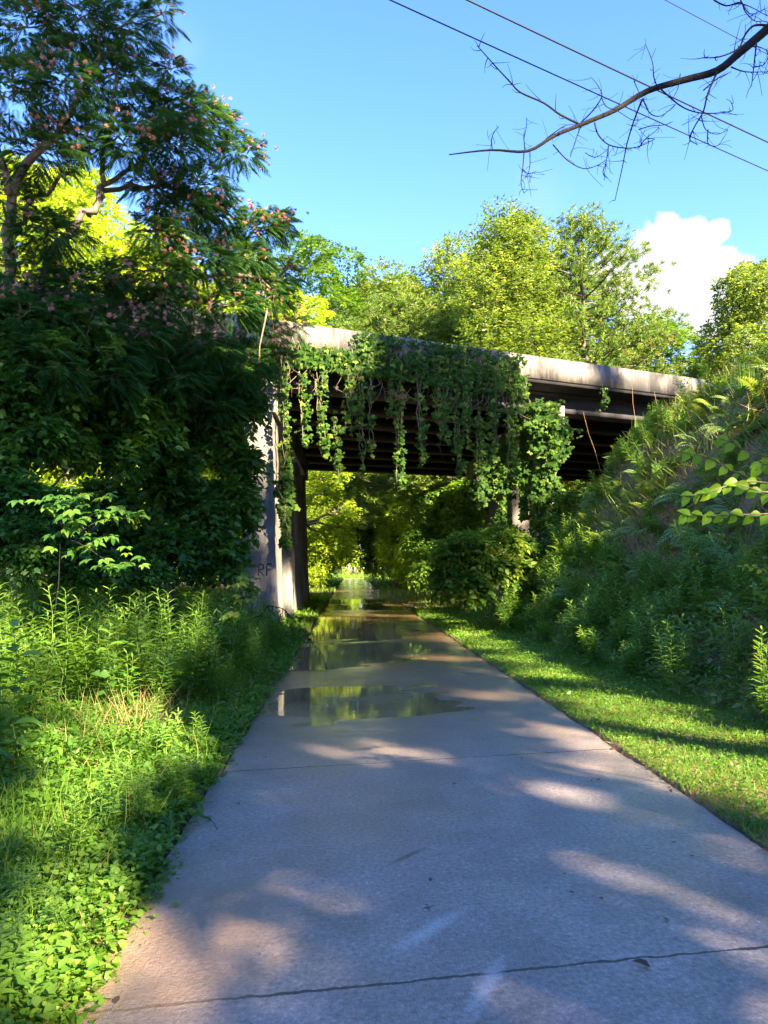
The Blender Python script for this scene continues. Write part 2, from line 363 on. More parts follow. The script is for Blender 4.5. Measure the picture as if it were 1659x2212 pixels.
def grid_mesh(xs, ys, zf):
    X, Y = np.meshgrid(xs, ys); Z = zf(X, Y)
    V = np.stack([X, Y, Z], -1).reshape(-1, 3); nx = len(xs); ny = len(ys)
    i = np.arange(nx - 1); j = np.arange(ny - 1); I, J = np.meshgrid(i, j)
    a = (J * nx + I).ravel()
    return V, np.stack([a, a + 1, a + nx + 1, a + nx], 1)
xs = np.unique(np.concatenate([np.linspace(-900, -60, 12), np.linspace(-60, -14, 24), np.arange(-14, PL - .05, .3), [PL - .04, PL - .02, PR + .02, PR + .04], np.linspace(PL, PR, 8), np.arange(PR + .15, 14, .22), np.linspace(14, 60, 30), np.linspace(60, 900, 12)]))
ys = np.unique(np.concatenate([np.linspace(-300, -20, 10), np.arange(-20, 0, 1.), np.arange(0, 45, .3), np.arange(45, 130, 1.5), np.linspace(130, 1500, 14)]))
mb = MB(); V, Q = grid_mesh(xs, ys, ground_z); mb.add(V, Q)
props(mb.build('ground', 'ground', smooth=True), kind='structure')

# path surface, with shallow dips that hold the puddles
def dip(x, y):
    d = 0 * x
    for cx, cy, rx, ry, dp in ((-.05, 9.5, 1.15, 1.5, .028), (.9, 8.8, .8, .35, .012), (-.5, 8.7, .5, .5, .010), (.0, 15.0, 1.6, 1.9, .034), (-.7, 14.6, 1., 2.0, .03), (1.0, 10.6, .4, .5, .010),
                               (-.2, 20.5, 2.0, 3.2, .034), (.9, 19.2, 1.2, 1.8, .022), (.6, 25., 2.8, 2.2, .032), (1.6, 33., 2.8, 3., .03), (0, 39, 2.2, 3., .03), (-.7, 17.6, .8, .9, .018)):
        q = ((x - cx) / rx) ** 2 + ((y - cy) / ry) ** 2
        d = np.maximum(d, dp * np.exp(-q * .9))
    n = sn(x * .55, y * 1.9, 2.2, 4, 4)
    return d * .82 + .011 * n * np.clip(d / .015, 0, 1)
def path_z(x, y):
    return .004 * sn(x, y, 2.2, 5, 3) + .0015 * sn(x, y, 11., 6, 2) - dip(x, y) + .004
pxs = np.linspace(PL, PR, 56); pys = np.unique(np.concatenate([np.arange(-12, 2, .5), np.arange(2, 45, .06), np.arange(45, 150, .6)]))
mb = MB(); V, Q = grid_mesh(pxs, pys, path_z)
# ragged edge
e = np.abs(V[:, 0] - (PL + PR) / 2) > (PR - PL) / 2 - 1e-3
V[e, 0] += .04 * sn(V[e, 0] * 0, V[e, 1], 7., 7, 4) * np.sign(V[e, 0])
mb.add(V, Q, np.clip(1 - (V[:, 2] + .0065) / .016, 0, 1))
for k in (0, len(pxs) - 1):     # slab sides
    top = V.reshape(len(pys), len(pxs), 3)[:, k]; bot = top - [0, 0, .1]
    n = len(top); vv = np.concatenate([top, bot]); a = np.arange(n - 1)
    mb.add(vv, np.stack([a, a + 1, a + 1 + n, a + n], 1))
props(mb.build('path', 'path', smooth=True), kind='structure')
mb = MB(); V, Q = grid_mesh(np.linspace(PL + .04, PR - .03, 4), np.linspace(7.2, 12.2, 4), lambda x, y: 0 * x - .0065); mb.add(V, Q)
props(mb.build('puddle_water', 'water'), kind='structure')
mb = MB(); V, Q = grid_mesh(np.linspace(PL + .04, PR - .03, 4), np.linspace(12.6, 42.5, 4), lambda x, y: 0 * x - .0065); mb.add(V, Q)
props(mb.build('puddle_water', 'water'), kind='structure')

# ------------------------------------------------------------------ bridge
Y0 = 20.
A0 = onY(652.6, 698.8, Y0); ZT = A0[2]
B0 = onz(1463, 811.6, ZT)
bd = unit((B0 - A0) * [1, 1, 0]); bn = np.array([-bd[1], bd[0], 0.])     # along, and away from us
R3 = np.array([bd, bn, [0, 0, 1.]])
ZF = ZT - .70; ZG = ZT - 1.50; WID = 18.0
bridge = thing('highway_overpass', 'weathered concrete highway overpass crossing above the wet path, hung with vines', 'bridge', (A0[0], A0[1], 0), math.atan2(bd[1], bd[0]))
def bpart(mb, name, mat, parent=bridge): 
    return mb.build(name, mat, parent)
L0, L1 = -30., 34.
for side, yy in ((0, 0.), (1, WID - .35)):      # parapets, cast in lengths with open joints
    mb = MB(); cuts = [L0, -14.0, -7.0, -.6, 5.6, 8.05, 12.9, 18.5, 24, L1]
    for a, b in zip(cuts[:-1], cuts[1:]):
        mb.box((a + .012, yy, ZF), (b - .012, yy + .35, ZT))
    bpart(mb, 'parapet', 'parapet')
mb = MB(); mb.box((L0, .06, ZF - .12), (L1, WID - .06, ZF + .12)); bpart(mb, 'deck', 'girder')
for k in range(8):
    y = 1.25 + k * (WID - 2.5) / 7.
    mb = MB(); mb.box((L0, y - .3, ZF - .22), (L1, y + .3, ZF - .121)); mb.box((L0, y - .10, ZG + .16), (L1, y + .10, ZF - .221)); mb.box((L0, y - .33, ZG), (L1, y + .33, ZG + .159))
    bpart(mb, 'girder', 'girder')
bridge_inv = np.array([A0[0], A0[1], 0.])
def to_b(P): return (np.asarray(P, float) - bridge_inv) @ R3.T
# bents run parallel to the path: cap beams and battered columns
def prism(mb, cx, cy, z0, z1, w0, d0, w1, d1, tl=0.):
    pts = []
    for z, w, d in ((z0, w0, d0), (z1, w1, d1)):
        for sx, sy in ((-1, -1), (1, -1), (1, 1), (-1, 1)):
            c = .05
            pts += [(cx + sx * (w / 2 - c), cy + sy * d / 2, z), (cx + sx * w / 2, cy + sy * (d / 2 - c), z)] if sx * sy < 0 else [(cx + sx * w / 2, cy + sy * (d / 2 - c), z), (cx + sx * (w / 2 - c), cy + sy * d / 2, z)]
    V = np.array(pts); n = 8
    q = [[j, (j + 1) % n, n + (j + 1) % n, n + j] for j in range(n)] + [[0, 1, 2, 3], [0, 3, 4, 7], [4, 5, 6, 7], [8, 9, 10, 11], [8, 11, 12, 15], [12, 13, 14, 15]]
    mb.add(to_b(V), q)
for bx, ys_, w, dpt in ((-2.36, (21.2, 26.3, 30.8, 35.0), .80, 2.0), (6.45, (24.9, 28.8, 32.8, 36.8), .62, .62), (-13.5, (15.8, 20, 24.5, 29), .95, 1.6)):
    sh = (bx + 2.36) * bd[1] / bd[0] if bx != 6.45 else 0
    y0, y1 = ys_[0] - .95, ys_[-1] + 1.2
    mb = MB(); prism(mb, bx, (y0 + y1) / 2, ZG - .8, ZG - .004, 1.0, y1 - y0, 1.06, y1 - y0 + .1)
    bpart(mb, 'pier_cap', 'pier')
    for i, cy in enumerate(ys_):
        mb = MB(); prism(mb, bx, cy, -.6, 1.9, w + .22, dpt + .5, w + .06, dpt + .1); prism(mb, bx, cy, 1.901, ZG - .804, w + .06, dpt + .1, w, dpt)
        c = bpart(mb, 'column', 'pier')
        if i == 0 and bx == -2.36:
            # faded letters on the near face of the near left column
            def stroke(mm, pts, wd=.022):
                for a, b in zip(pts[:-1], pts[1:]):
                    a = np.array(a, float); b = np.array(b, float); d = unit(b - a); s_ = np.array([-d[1], d[0]]) * wd / 2
                    for_ = [a - s_ - d * .01, a + s_ - d * .01, b + s_ + d * .01, b - s_ + d * .01]
                    vv = [(p[0], 0, p[1]) for p in for_]; bk = [(p[0], .012, p[1]) for p in for_]
                    W_ = []
                    for (px, _, pz), back in [(q, 0) for q in vv] + [(q, 1) for q in bk]:
                        zf = (pz + .6) / 2.5; yf = cy - ((dpt + .5) * (1 - zf) + (dpt + .1) * zf) / 2
                        W_.append((px, yf - .004 + back * .012, pz))
                    mm.add(to_b(np.array(W_)), [[0, 1, 2, 3], [0, 4, 5, 1], [1, 5, 6, 2], [2, 6, 7, 3], [3, 7, 4, 0]])
            g = MB(); x0, z0 = -2.36, 1.50
            stroke(g, [(x0, z0), (x0 + .01, z0 + .3), (x0 + .13, z0 + .27), (x0 + .13, z0 + .18), (x0 + .01, z0 + .14), (x0 + .14, z0)])
            stroke(g, [(x0 + .21, z0), (x0 + .22, z0 + .3), (x0 + .34, z0 + .3)]); stroke(g, [(x0 + .215, z0 + .16), (x0 + .31, z0 + .16)])
            g.build('graffiti', 'paint', c)

# ------------------------------------------------------------------ foliage builders
def rdir(n, up=0.):
    d = rng.normal(size=(n, 3)); d[:, 2] += up; return unit(d)

def sprays(mb, tips, dirs, per, sl, L, W, tintc, kind='d', droop=.35, tw=None):
    """leafy twigs: each starts at tips[i], runs along dirs[i] for sl, with `per` leaves either side."""
    n = len(tips)
    if n == 0: return
    k = per
    t = (np.arange(k) + .5) / k
    T = np.tile(t, n); I = np.repeat(np.arange(n), k)
    d = unit(dirs)[I]; SL = np.broadcast_to(np.asarray(sl, float), (n,))[I]
    side = unit(np.cross(d, [0, 0, 1.]) + rng.normal(size=(n * k, 3)) * .05); sg = np.where(np.arange(n * k) % 2 == 0, 1., -1.)[:, None]
    p = tips[I] + d * (T * SL)[:, None] + np.array([0, 0, -1.]) * (T ** 2 * SL * droop)[:, None]
    ax = d * .65 + side * sg * .85 + rng.normal(size=(n * k, 3)) * .25; ax[:, 2] -= droop * .6
    nr = np.array([0, 0, 1.]) + rng.normal(size=(n * k, 3)) * .45 + np.zeros((n * k, 3))
    s = rng.uniform(.7, 1.25, n * k)
    tn = np.clip(tintc[I] + rng.normal(size=n * k) * .13, 0, 1)
    mb.leaves(p, ax, nr, L * s, W * s, tn, kind)

def lobe_points(c, r, n, shell=.55):
    d = rdir(n, .25); rad = rng.uniform(shell, 1., n) ** .6
    P = np.asarray(c) + d * np.asarray(r) * rad[:, None]
    return P, d

def curve(a, b, sag=.15, k=5, wob=.05):
    a = np.asarray(a, float); b = np.asarray(b, float); t = np.linspace(0, 1, k)[:, None]
    L = np.linalg.norm(b - a)
    P = a + (b - a) * t + np.array([0, 0, 1.]) * (np.sin(t * math.pi) * sag * L)
    P[1:-1] += rng.normal(size=(k - 2, 3)) * wob * L
    return P

def crown_tree(root, base, fork, lobes, nsp, per, sl, L, W, leafmat, barkmat, r0, kind='d', droop=.35, keep=None, tbase=.45, tvar=.2, twig=True, crownname='crown'):
    """base, fork points and lobes [(centre, radii)] in local coordinates."""
    tb = MB(); cb = MB(); base = np.array(base, float); fork = np.array(fork, float)
    tp = curve(base, fork, 0, 6, .025); tb.tube(tp, np.linspace(r0, r0 * .62, 6), 8)
    vol = np.array([np.prod(r) ** .67 for c, r in lobes]); vol = vol / vol.sum()
    order = np.argsort([np.linalg.norm(np.array(c) - fork) for c, r in lobes])
    nodes = [fork, tp[-2], tp[-3]]; rads = [r0 * .6, r0 * .65, r0 * .7]
    for i in order:
        c, r = lobes[i]; c = np.array(c, float); r = np.array(r, float)
        # attach to the nearest node that is closer to the base than this lobe
        dd = [np.linalg.norm(c - q) + .3 * max(0, (q[2] - c[2])) for q in nodes]; j = int(np.argmin(dd))
        rr = max(.012, min(rads[j] * .68, .035 * np.linalg.norm(c - nodes[j]) + .01))
        cp = curve(nodes[j], c, .06, 6, .04); tb.tube(cp, np.linspace(rr, rr * .45, 6), 6)
        nodes += [c, cp[3]]; rads += [rr * .5, rr * .75]
        n = max(6, int(nsp * vol[i])); P, d = lobe_points(c, r, n)
        if twig:
            for q in P[rng.choice(n, min(n, 7), replace=False)]:
                tb.tube(curve(c, q, .08, 4, .06), np.linspace(rr * .4, .008, 4), 4)
        if keep is not None:
            k_ = keep(P); P = P[k_]; d = d[k_]
        ti = np.clip(tbase + rng.normal() * tvar * .6 + rng.normal(size=len(P)) * tvar, 0, 1)
        d = unit(d + rng.normal(size=d.shape) * .5)
        sprays(cb, P - d * sl * .4, d, per, sl, L, W, ti, kind, droop)
    t = tb.build('trunk', barkmat, root, True); c = cb.build(crownname, leafmat, root)
    return t, c

def auto_lobes(H, R, h0, n, r=(.9, 1.5), shape='round', flat=.75):
    out = []
    for i in range(n):
        f = (i + rng.uniform(0, 1)) / n; z = h0 + (H - h0) * f
        if shape == 'round': pr = math.sqrt(max(.05, 1 - (2 * f - .85) ** 2 * .85))
        elif shape == 'cone': pr = (1 - f) ** .75 * 1.05 + .08
        else: pr = .35 + .65 * f
        a = i * 2.4 + rng.uniform(-.5, .5); q = R * pr * math.sqrt(rng.uniform(.12, 1)) * .85
        s = rng.uniform(*r)
        out.append(((q * math.cos(a), q * math.sin(a), z), (s, s, s * flat)))
    return out

# ------------------------------------------------------------------ trees behind the bridge (templates, then copies)
def far_tree(name, label, cat, loc, H, R, h0, nl, nsp, mat, shape='round', lr=(1.2, 2.2), leaf=(.26, .15), per=8, sl=.8, bark='barkpale', group=None, r0=.28, droop=.3, flat=.75):
    root = thing(name, label, cat, loc, 0, group)
    crown_tree(root, (0, 0, -.5), (rng.normal() * .3, rng.normal() * .3, h0 + (H - h0) * .35), auto_lobes(H, R, h0, nl, lr, shape, flat), nsp, per, sl, leaf[0], leaf[1], mat, bark, r0, 'd', droop)
    return root

def pine_tree(label, loc, H, R, h0, group=None):
    root = thing('pine_tree', label, 'tree', loc, 0, group)
    tb = MB(); cb = MB(); tp = curve((0, 0, -.5), (.5, .3, H), 0, 9, .01); tb.tube(tp, np.linspace(.32, .05, 9), 8)
    nb = 120
    for i in range(nb):
        f = (i + .5) / nb; z = h0 + (H - h0) * f; a = i * 2.39 + rng.uniform(-.3, .3)
        ln_ = R * (1.02 - f ** 2.6) * (.5 + .9 * min(f * 2.2, .55)) * rng.uniform(.55, 1.1) + .5
        b = np.array([np.interp(z, tp[:, 2], tp[:, 0]), np.interp(z, tp[:, 2], tp[:, 1]), z])
        e_ = b + np.array([math.cos(a) * ln_, math.sin(a) * ln_, ln_ * (.05 + .35 * f) + rng.uniform(-.2, .3)])
        cp = curve(b, e_, -.06, 6, .02); tb.tube(cp, np.linspace(.06, .015, 6), 5)
        nt = int(8 + 6 * ln_)
        t = rng.uniform(.3, 1.02, nt); q = b + (e_ - b) * t[:, None] + rng.normal(size=(nt, 3)) * [.42, .42, .22] * (.4 + t)[:, None]
        k = 26; P = np.repeat(q, k, 0); d = rdir(nt * k, .55)
        brown = rng.uniform() < .06 and f < .7
        ti = np.repeat(np.clip((.92 if brown else .3) + rng.normal(size=nt) * .16, 0, 1), k)
        cb.leaves(P, d, rdir(nt * k), rng.uniform(.22, .36, nt * k), .045, ti)
    tb.build('trunk', 'bark', root, True); cb.build('crown', 'pine', root)
    return root

GB = 'tall sunlit trees beyond the overpass'
def at(u, Y, dz=0):       # ground position seen in picture column u at distance Y
    p = onY(u, 1230, Y); return (p[0], p[1], float(ground_z(p[0], p[1])) + dz)
def topz(u, v, Y): return onY(u, v, Y)[2]
# big ones with their own crowns
t_green = far_tree('leafy_tree', 'fresh green feathery tree above the left end of the vine-hung parapet', 'tree', at(690, 78), topz(700, 520, 78), 8.0, 4, 44, 5600, 'farB', lr=(1.6, 2.7), leaf=(.36, .2), group=GB)
t_tall = far_tree('leafy_tree', 'tallest upright yellow-green tree above the middle of the parapet, bare trunks showing low', 'tree', at(1135, 50), topz(1130, 545, 50), 5.0, 4, 60, 7600, 'farA', 'cone', lr=(1.1, 1.9), leaf=(.22, .10), group=GB, flat=1.1, droop=-.15)
t_mid = far_tree('leafy_tree', 'wide yellow-green tree just left of the tallest tree', 'tree', at(985, 68), topz(985, 560, 68), 7.5, 3, 56, 7600, 'farA', lr=(1.3, 2.4), leaf=(.28, .15), group=GB, flat=1.0, droop=-.1)
t_tall.scale = (1.3, 1.3, 1)
p1 = pine_tree('shaggy pine with dark trunk and rusty lower boughs, against the white cloud', at(1285, 52), topz(1270, 545, 52), 8.0, 5, GB)
t_right = far_tree('leafy_tree', 'bright yellow-green tree at the right edge of the sky beside the cloud', 'tree', at(1660, 50), topz(1640, 715, 50), 5.2, 3, 46, 5600, 'farA', lr=(1., 1.9), group=GB)
t_gold = far_tree('leafy_tree', 'glowing golden-green tree seen through the pink-flowered tree', 'tree', at(170, 46), topz(150, 445, 46), 5.2, 3, 40, 5000, 'farC', lr=(1.1, 2.0), group=GB)
for src, u, v, Y, sc_, lab in (
    (p1, 862, 575, 60, None, 'slim pale pine left of the wide yellow-green tree'),
    (t_green, 1450, 730, 62, None, 'low rounded green tree under the white cloud'),
    (t_green, 790, 605, 158, None, 'green tree filling the skyline dip left of centre'),
    (t_mid, 850, 580, 80, None, 'small yellow-green tree peeping over the parapet near its left end'),
    (t_gold, 40, 430, 55, None, 'golden-green tree at the left picture edge behind the dark crown'),
    (t_gold, 330, 520, 50, None, 'golden-green tree behind the lower limbs of the pink-flowered tree'),
    (t_mid, 520, 560, 56, None, 'yellow-green tree behind the crown left of the green feathery tree'),
    (t_right, 1540, 755, 58, None, 'low yellow-green tree behind the parapet end at right'),
    (t_green, 1060, 640, 64, None, 'green tree filling the gap below the tallest trees'),
    (t_gold, 640, 640, 44, None, 'bright leafy tree right above the left start of the parapet'),
    (t_green, 900, 600, 84, None, 'dim green tree far behind the parapet middle'),
    (t_mid, 1190, 600, 60, None, 'yellow-green tree right behind the tallest tree'),
    (t_mid, 1075, 560, 62, None, 'yellow-green tree bridging the gap left of the tallest tree'),
    (t_tall, 1010, 610, 58, None, 'upright leafy tree directly behind the creeper-covered parapet'),
    (t_green, 1255, 640, 66, None, 'green tree low behind the shaggy pine trunk'),
    (t_right, 1800, 640, 56, None, 'yellow-green tree cut by the right picture edge'),
    (t_mid, 1390, 740, 66, None, 'leafy tree far behind the pine, below the cloud'),
):
    H0 = {p1: topz(1250, 455, 52), t_green: topz(700, 498, 78), t_right: topz(1610, 595, 50), t_mid: topz(985, 520, 68), t_gold: topz(150, 415, 46), t_tall: topz(1130, 450, 50)}[src]
    k = topz(u, v, Y) / H0
    dup(src, at(u, Y), rng.uniform(0, 6.28), (max(k * 1.25, .9), max(k * 1.25, .9), k), lab, GB)

# trees and shrubs lining the path beyond the bridge
GT = 'bushy trees lining the path beyond the overpass'
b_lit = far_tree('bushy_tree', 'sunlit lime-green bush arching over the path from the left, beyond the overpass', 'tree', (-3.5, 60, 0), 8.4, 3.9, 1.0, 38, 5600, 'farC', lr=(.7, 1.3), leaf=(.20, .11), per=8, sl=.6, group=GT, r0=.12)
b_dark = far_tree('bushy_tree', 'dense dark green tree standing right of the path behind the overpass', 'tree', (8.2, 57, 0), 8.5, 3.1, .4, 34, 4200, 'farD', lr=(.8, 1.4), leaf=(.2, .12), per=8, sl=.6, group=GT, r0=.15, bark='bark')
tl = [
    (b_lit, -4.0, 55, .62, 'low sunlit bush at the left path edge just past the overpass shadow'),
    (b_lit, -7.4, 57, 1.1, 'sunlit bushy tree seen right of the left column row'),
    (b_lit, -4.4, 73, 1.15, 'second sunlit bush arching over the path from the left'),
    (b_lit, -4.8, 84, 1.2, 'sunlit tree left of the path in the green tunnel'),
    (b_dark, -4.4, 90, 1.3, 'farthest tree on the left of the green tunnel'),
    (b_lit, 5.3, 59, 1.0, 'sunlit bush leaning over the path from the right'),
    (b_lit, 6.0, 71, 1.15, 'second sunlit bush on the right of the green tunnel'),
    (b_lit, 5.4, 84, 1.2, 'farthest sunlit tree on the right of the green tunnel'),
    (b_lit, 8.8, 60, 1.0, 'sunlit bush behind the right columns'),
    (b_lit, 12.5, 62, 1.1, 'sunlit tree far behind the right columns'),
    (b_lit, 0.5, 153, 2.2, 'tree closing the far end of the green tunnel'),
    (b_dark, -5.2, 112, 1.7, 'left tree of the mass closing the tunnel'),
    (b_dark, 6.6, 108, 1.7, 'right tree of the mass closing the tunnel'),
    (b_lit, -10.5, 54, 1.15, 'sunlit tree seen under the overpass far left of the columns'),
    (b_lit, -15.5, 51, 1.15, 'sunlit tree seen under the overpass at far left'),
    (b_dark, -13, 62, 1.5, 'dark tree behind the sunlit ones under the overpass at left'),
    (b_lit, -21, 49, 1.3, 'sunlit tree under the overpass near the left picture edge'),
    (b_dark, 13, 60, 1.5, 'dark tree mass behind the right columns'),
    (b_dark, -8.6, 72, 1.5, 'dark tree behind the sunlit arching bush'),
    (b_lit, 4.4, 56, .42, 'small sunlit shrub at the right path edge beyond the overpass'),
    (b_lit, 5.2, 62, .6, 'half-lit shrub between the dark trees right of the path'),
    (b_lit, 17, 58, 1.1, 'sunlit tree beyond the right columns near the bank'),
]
for s_, x, y, k, lab in tl: dup(s_, (x, y, float(ground_z(x, y))), rng.uniform(0, 6.28), k, lab, GT)

# ------------------------------------------------------------------ pink-flowered mimosa and the dark growth at left
def px_lobes(spec):
    out = []
    for u, v, Y, ru, rv in spec:
        c = onY(u, v, Y); out.append((c, (ru * Y / F, ru * Y / F * .9, rv * Y / F)))
    return out
def mimosa():
    base = np.array([-7.6, 14.2, float(ground_z(-7.6, 14.2))])
    root = thing('mimosa_tree', 'big dark-crowned mimosa tree with pink flower tufts leaning over the overpass from the left', 'tree', base)
    spec = [(60, 60, 13, 90, 80), (170, 40, 13.5, 90, 70), (270, 70, 14, 70, 60), (30, 200, 12.5, 90, 70), (140, 190, 13, 90, 60), (250, 175, 14, 80, 60), (310, 245, 14.5, 70, 45),
            (400, 235, 14.6, 70, 40), (460, 270, 15, 55, 40), (520, 330, 15.3, 50, 30), (380, 310, 14, 80, 45), (270, 310, 13.5, 70, 40), (80, 330, 13, 80, 50), (170, 290, 13.5, 60, 40), (20, 420, 13, 60, 50),
            (330, 400, 14.5, 60, 35), (430, 400, 15, 70, 35), (400, 455, 15, 80, 35), (480, 470, 15.6, 60, 30), (560, 495, 16, 60, 32), (600, 480, 16.2, 35, 20), (340, 500, 14.5, 60, 35), (520, 560, 16, 70, 36),
            (440, 560, 15, 70, 35), (580, 640, 16.5, 55, 35), (500, 660, 16, 70, 40), (340, 585, 14.5, 80, 35), (560, 720, 17, 60, 32), (100, 500, 13, 80, 32), (60, 600, 13, 70, 55), (180, 620, 14, 80, 40), (270, 660, 14.5, 80, 40), (390, 670, 15.5, 80, 40), (350, 30, 14, 30, 40), (370, 150, 14.6, 26, 18),
            (40, 690, 12.2, 70, 60), (190, 700, 12.8, 60, 55), (310, 720, 13.6, 55, 50), (120, 640, 13, 50, 45), (240, 600, 13.5, 40, 40), (350, 650, 14, 50, 40), (90, 760, 12.2, 70, 40), (240, 770, 13, 60, 35), (440, 745, 14.6, 70, 35), (520, 800, 15.4, 55, 30), (390, 820, 14.2, 60, 30), (570, 850, 16.2, 30, 26), (600, 770, 17, 30, 22), (470, 880, 15.2, 50, 26), (250, 820, 13, 60, 26), (120, 800, 12.2, 60, 30), (620, 600, 17, 26, 26), (640, 700, 17.4, 22, 22)]
    lobes = [(c - base, r) for c, r in px_lobes(spec)]
    tb = MB(); fb = MB(); fl = MB()
    def W_(u, v, Y): return onY(u, v, Y) - base
    limbs = [
        ([(0, 0, -.4), W_(20, 1010, 13.9), W_(15, 860, 13.7), W_(30, 700, 13.5), W_(110, 560, 13.5), W_(190, 470, 13.8), W_(222, 400, 14), W_(300, 350, 14.3), W_(360, 290, 14.6)], .13, .025),
        ([W_(30, 700, 13.5), W_(10, 560, 13.2), W_(20, 420, 13), W_(90, 320, 13), W_(140, 270, 13.2), W_(200, 160, 13.6), W_(230, 60, 13.8)], .11, .03),
        ([W_(20, 430, 13), W_(-30, 250, 12.8), W_(-20, 60, 12.8)], .07, .03),
        ([W_(222, 400, 14), W_(225, 330, 13.8), W_(240, 230, 13.8), W_(255, 120, 14)], .05, .02),
        ([W_(190, 470, 13.8), W_(230, 415, 14.2), W_(310, 395, 14.6), W_(420, 420, 15), W_(520, 480, 15.6)], .06, .02),
        ([W_(15, 860, 13.7), W_(120, 850, 13.9), W_(190, 760, 14), W_(260, 690, 14.3), W_(360, 610, 14.8), W_(440, 590, 15.3), W_(560, 600, 16)], .10, .03),
        ([W_(30, 500, 13.3), W_(80, 430, 13.3), W_(130, 395, 13.4), W_(170, 345, 13.5), W_(270, 240, 13.9)], .05, .02),
        ([W_(360, 290, 14.6), W_(430, 270, 14.9), W_(520, 320, 15.2)], .035, .012),
        ([W_(360, 610, 14.8), W_(420, 520, 15.1), W_(430, 430, 15.2)], .03, .012),
    ]
    allp = []
    for pts, ra, rb in limbs:
        P = [np.array(p, float) for p in pts]; Q_ = []
        for a, b in zip(P[:-1], P[1:]):
            for t in (0, .33, .66): Q_.append(a + (b - a) * t + rng.normal(size=3) * .05)
        Q_.append(P[-1]); Q_ = np.array(Q_); tb.tube(Q_, np.linspace(ra, rb, len(Q_)), 7); allp.append(Q_)
    allp = np.concatenate(allp)
    # bipinnate fronds
    for c, r in lobes:
        j = np.argmin(np.linalg.norm(allp - c, axis=1)); tb.tube(curve(allp[j], c, .08, 6, .05), np.linspace(.025, .012, 6), 5)
        vol = (r[0] * r[2])
        n = int(150 * (r[0] / .55) ** 1.6 * .95); P, d = lobe_points(c, r, n, .25)
        for q in P[:7]: tb.tube(curve(c, q, .1, 4, .06), np.linspace(.012, .006, 4), 4)
        d = unit(d + rng.normal(size=d.shape) * .45 + [0.25, -.1, 0.05])
        fl_ = rng.uniform(.20, .38, n); ti = np.clip(.35 + rng.normal(size=n) * .2, 0, 1)
        K = 9       # pinna pairs
        for s_ in (1, -1):
            for k in range(K):
                t = (k + 1) / (K + .3)
                side = unit(np.cross(d, [0, 0, 1.]))
                p = P + d * (fl_ * t)[:, None] - np.array([0, 0, 1.]) * (t ** 2 * fl_ * .45)[:, None]
                ax = d * (.45 + .4 * t) + side * s_ - np.array([0, 0, 1.]) * (.35 + .3 * t)
                ll = fl_ * (.42 * math.sin(math.pi * (.25 + .7 * t)) + .06)
                fb.leaves(p, ax, np.array([0, 0, 1.]) + rng.normal(size=(n, 3)) * .2, ll, ll * .19, ti)
        # flowers: pink powder-puffs on the upper outer surface
        outer = c[2] + 0 * r[2]
        nf = 0 if (c + base)[2] < 5.6 else int(rng.uniform(1, 4) * (3.2 if (c + base)[0] > -5.2 or (c + base)[2] > 8.5 else .5))
        fp = c + unit(rng.normal(size=(nf, 3)) * [1, .8, .5] + [.45, -.5, .7]) * r * 1.02
        for f in fp:
            for g in range(rng.integers(2, 5)):
                ctr = f + rng.normal(size=3) * .12
                k = 34; dd = rdir(k, 1.0)
                fl.leaves(np.repeat(ctr[None], k, 0), dd, rdir(k), rng.uniform(.04, .065, k), .011, np.clip(rng.normal(.5, .3, k), 0, 1))
    tb.build('trunk', 'barkpale', root, True); fb.build('crown', 'mimosa', root); fl.build('blossom', 'mimosa_flower', root)
mimosa()

def local_tree(name, label, cat, x, y, spec, leafmat, nsp, per, sl, L, W, bark='bark', r0=.08, kind='h', forkz=1.5, droop=.4, group=None, tb=.4, tv=.22):
    base = np.array([x, y, float(ground_z(x, y))])
    root = thing(name, label, cat, base, 0, group)
    lobes = [(c - base, r) for c, r in px_lobes(spec)]
    crown_tree(root, (0, 0, -.3), (rng.normal() * .1, 0, forkz), lobes, nsp, per, sl, L, W, leafmat, bark, r0, kind, droop, None, tb, tv)
    return root
GU = 'dark broad-leaved trees under the mimosa'
local_tree('understory_tree', 'dark broad-leaved tree in front of the left column, its twigs crossing it', 'tree', -3.9, 16.6,
    [(470, 790, 16.4, 60, 36), (545, 790, 17, 40, 30), (420, 830, 16, 70, 45), (500, 850, 16.4, 60, 45), (535, 880, 16.2, 28, 40), (450, 930, 16, 70, 45), (380, 900, 15.8, 60, 45), (525, 1000, 16.2, 36, 40), (500, 1080, 16, 50, 45), (430, 1110, 15.6, 60, 45), (470, 1190, 15.5, 55, 40), (380, 1180, 15, 60, 45), (350, 1050, 15.4, 50, 40), (530, 1120, 16.6, 16, 24)], 'under', 2300, 8, .46, .165, .10, group=GU, forkz=1.2)
local_tree('understory_tree', 'dark tree in the middle of the left thicket with a few pale green sprays', 'tree', -6.2, 14.6,
    [(300, 790, 14.6, 70, 35), (220, 810, 14.2, 70, 40), (370, 800, 15, 50, 35), (330, 850, 14.8, 70, 45), (250, 870, 14, 80, 50), (180, 900, 14, 70, 45), (310, 930, 14.4, 70, 40), (240, 970, 14, 80, 35), (370, 980, 15, 50, 25), (150, 800, 13.6, 60, 50)], 'under', 2300, 8, .44, .155, .09, group=GU, forkz=2.2)
local_tree('understory_tree', 'dark tree at the far left edge below the mimosa', 'tree', -8.2, 12.6,
    [(60, 760, 12.6, 80, 50), (20, 850, 12.2, 60, 50), (110, 850, 12.8, 70, 45), (60, 930, 12.4, 70, 40), (130, 960, 13, 60, 30), (10, 700, 12.6, 60, 60), (0, 1000, 12, 50, 40), (110, 700, 13, 80, 40)], 'under', 2000, 8, .40, .14, .085, group=GU, forkz=1.8)
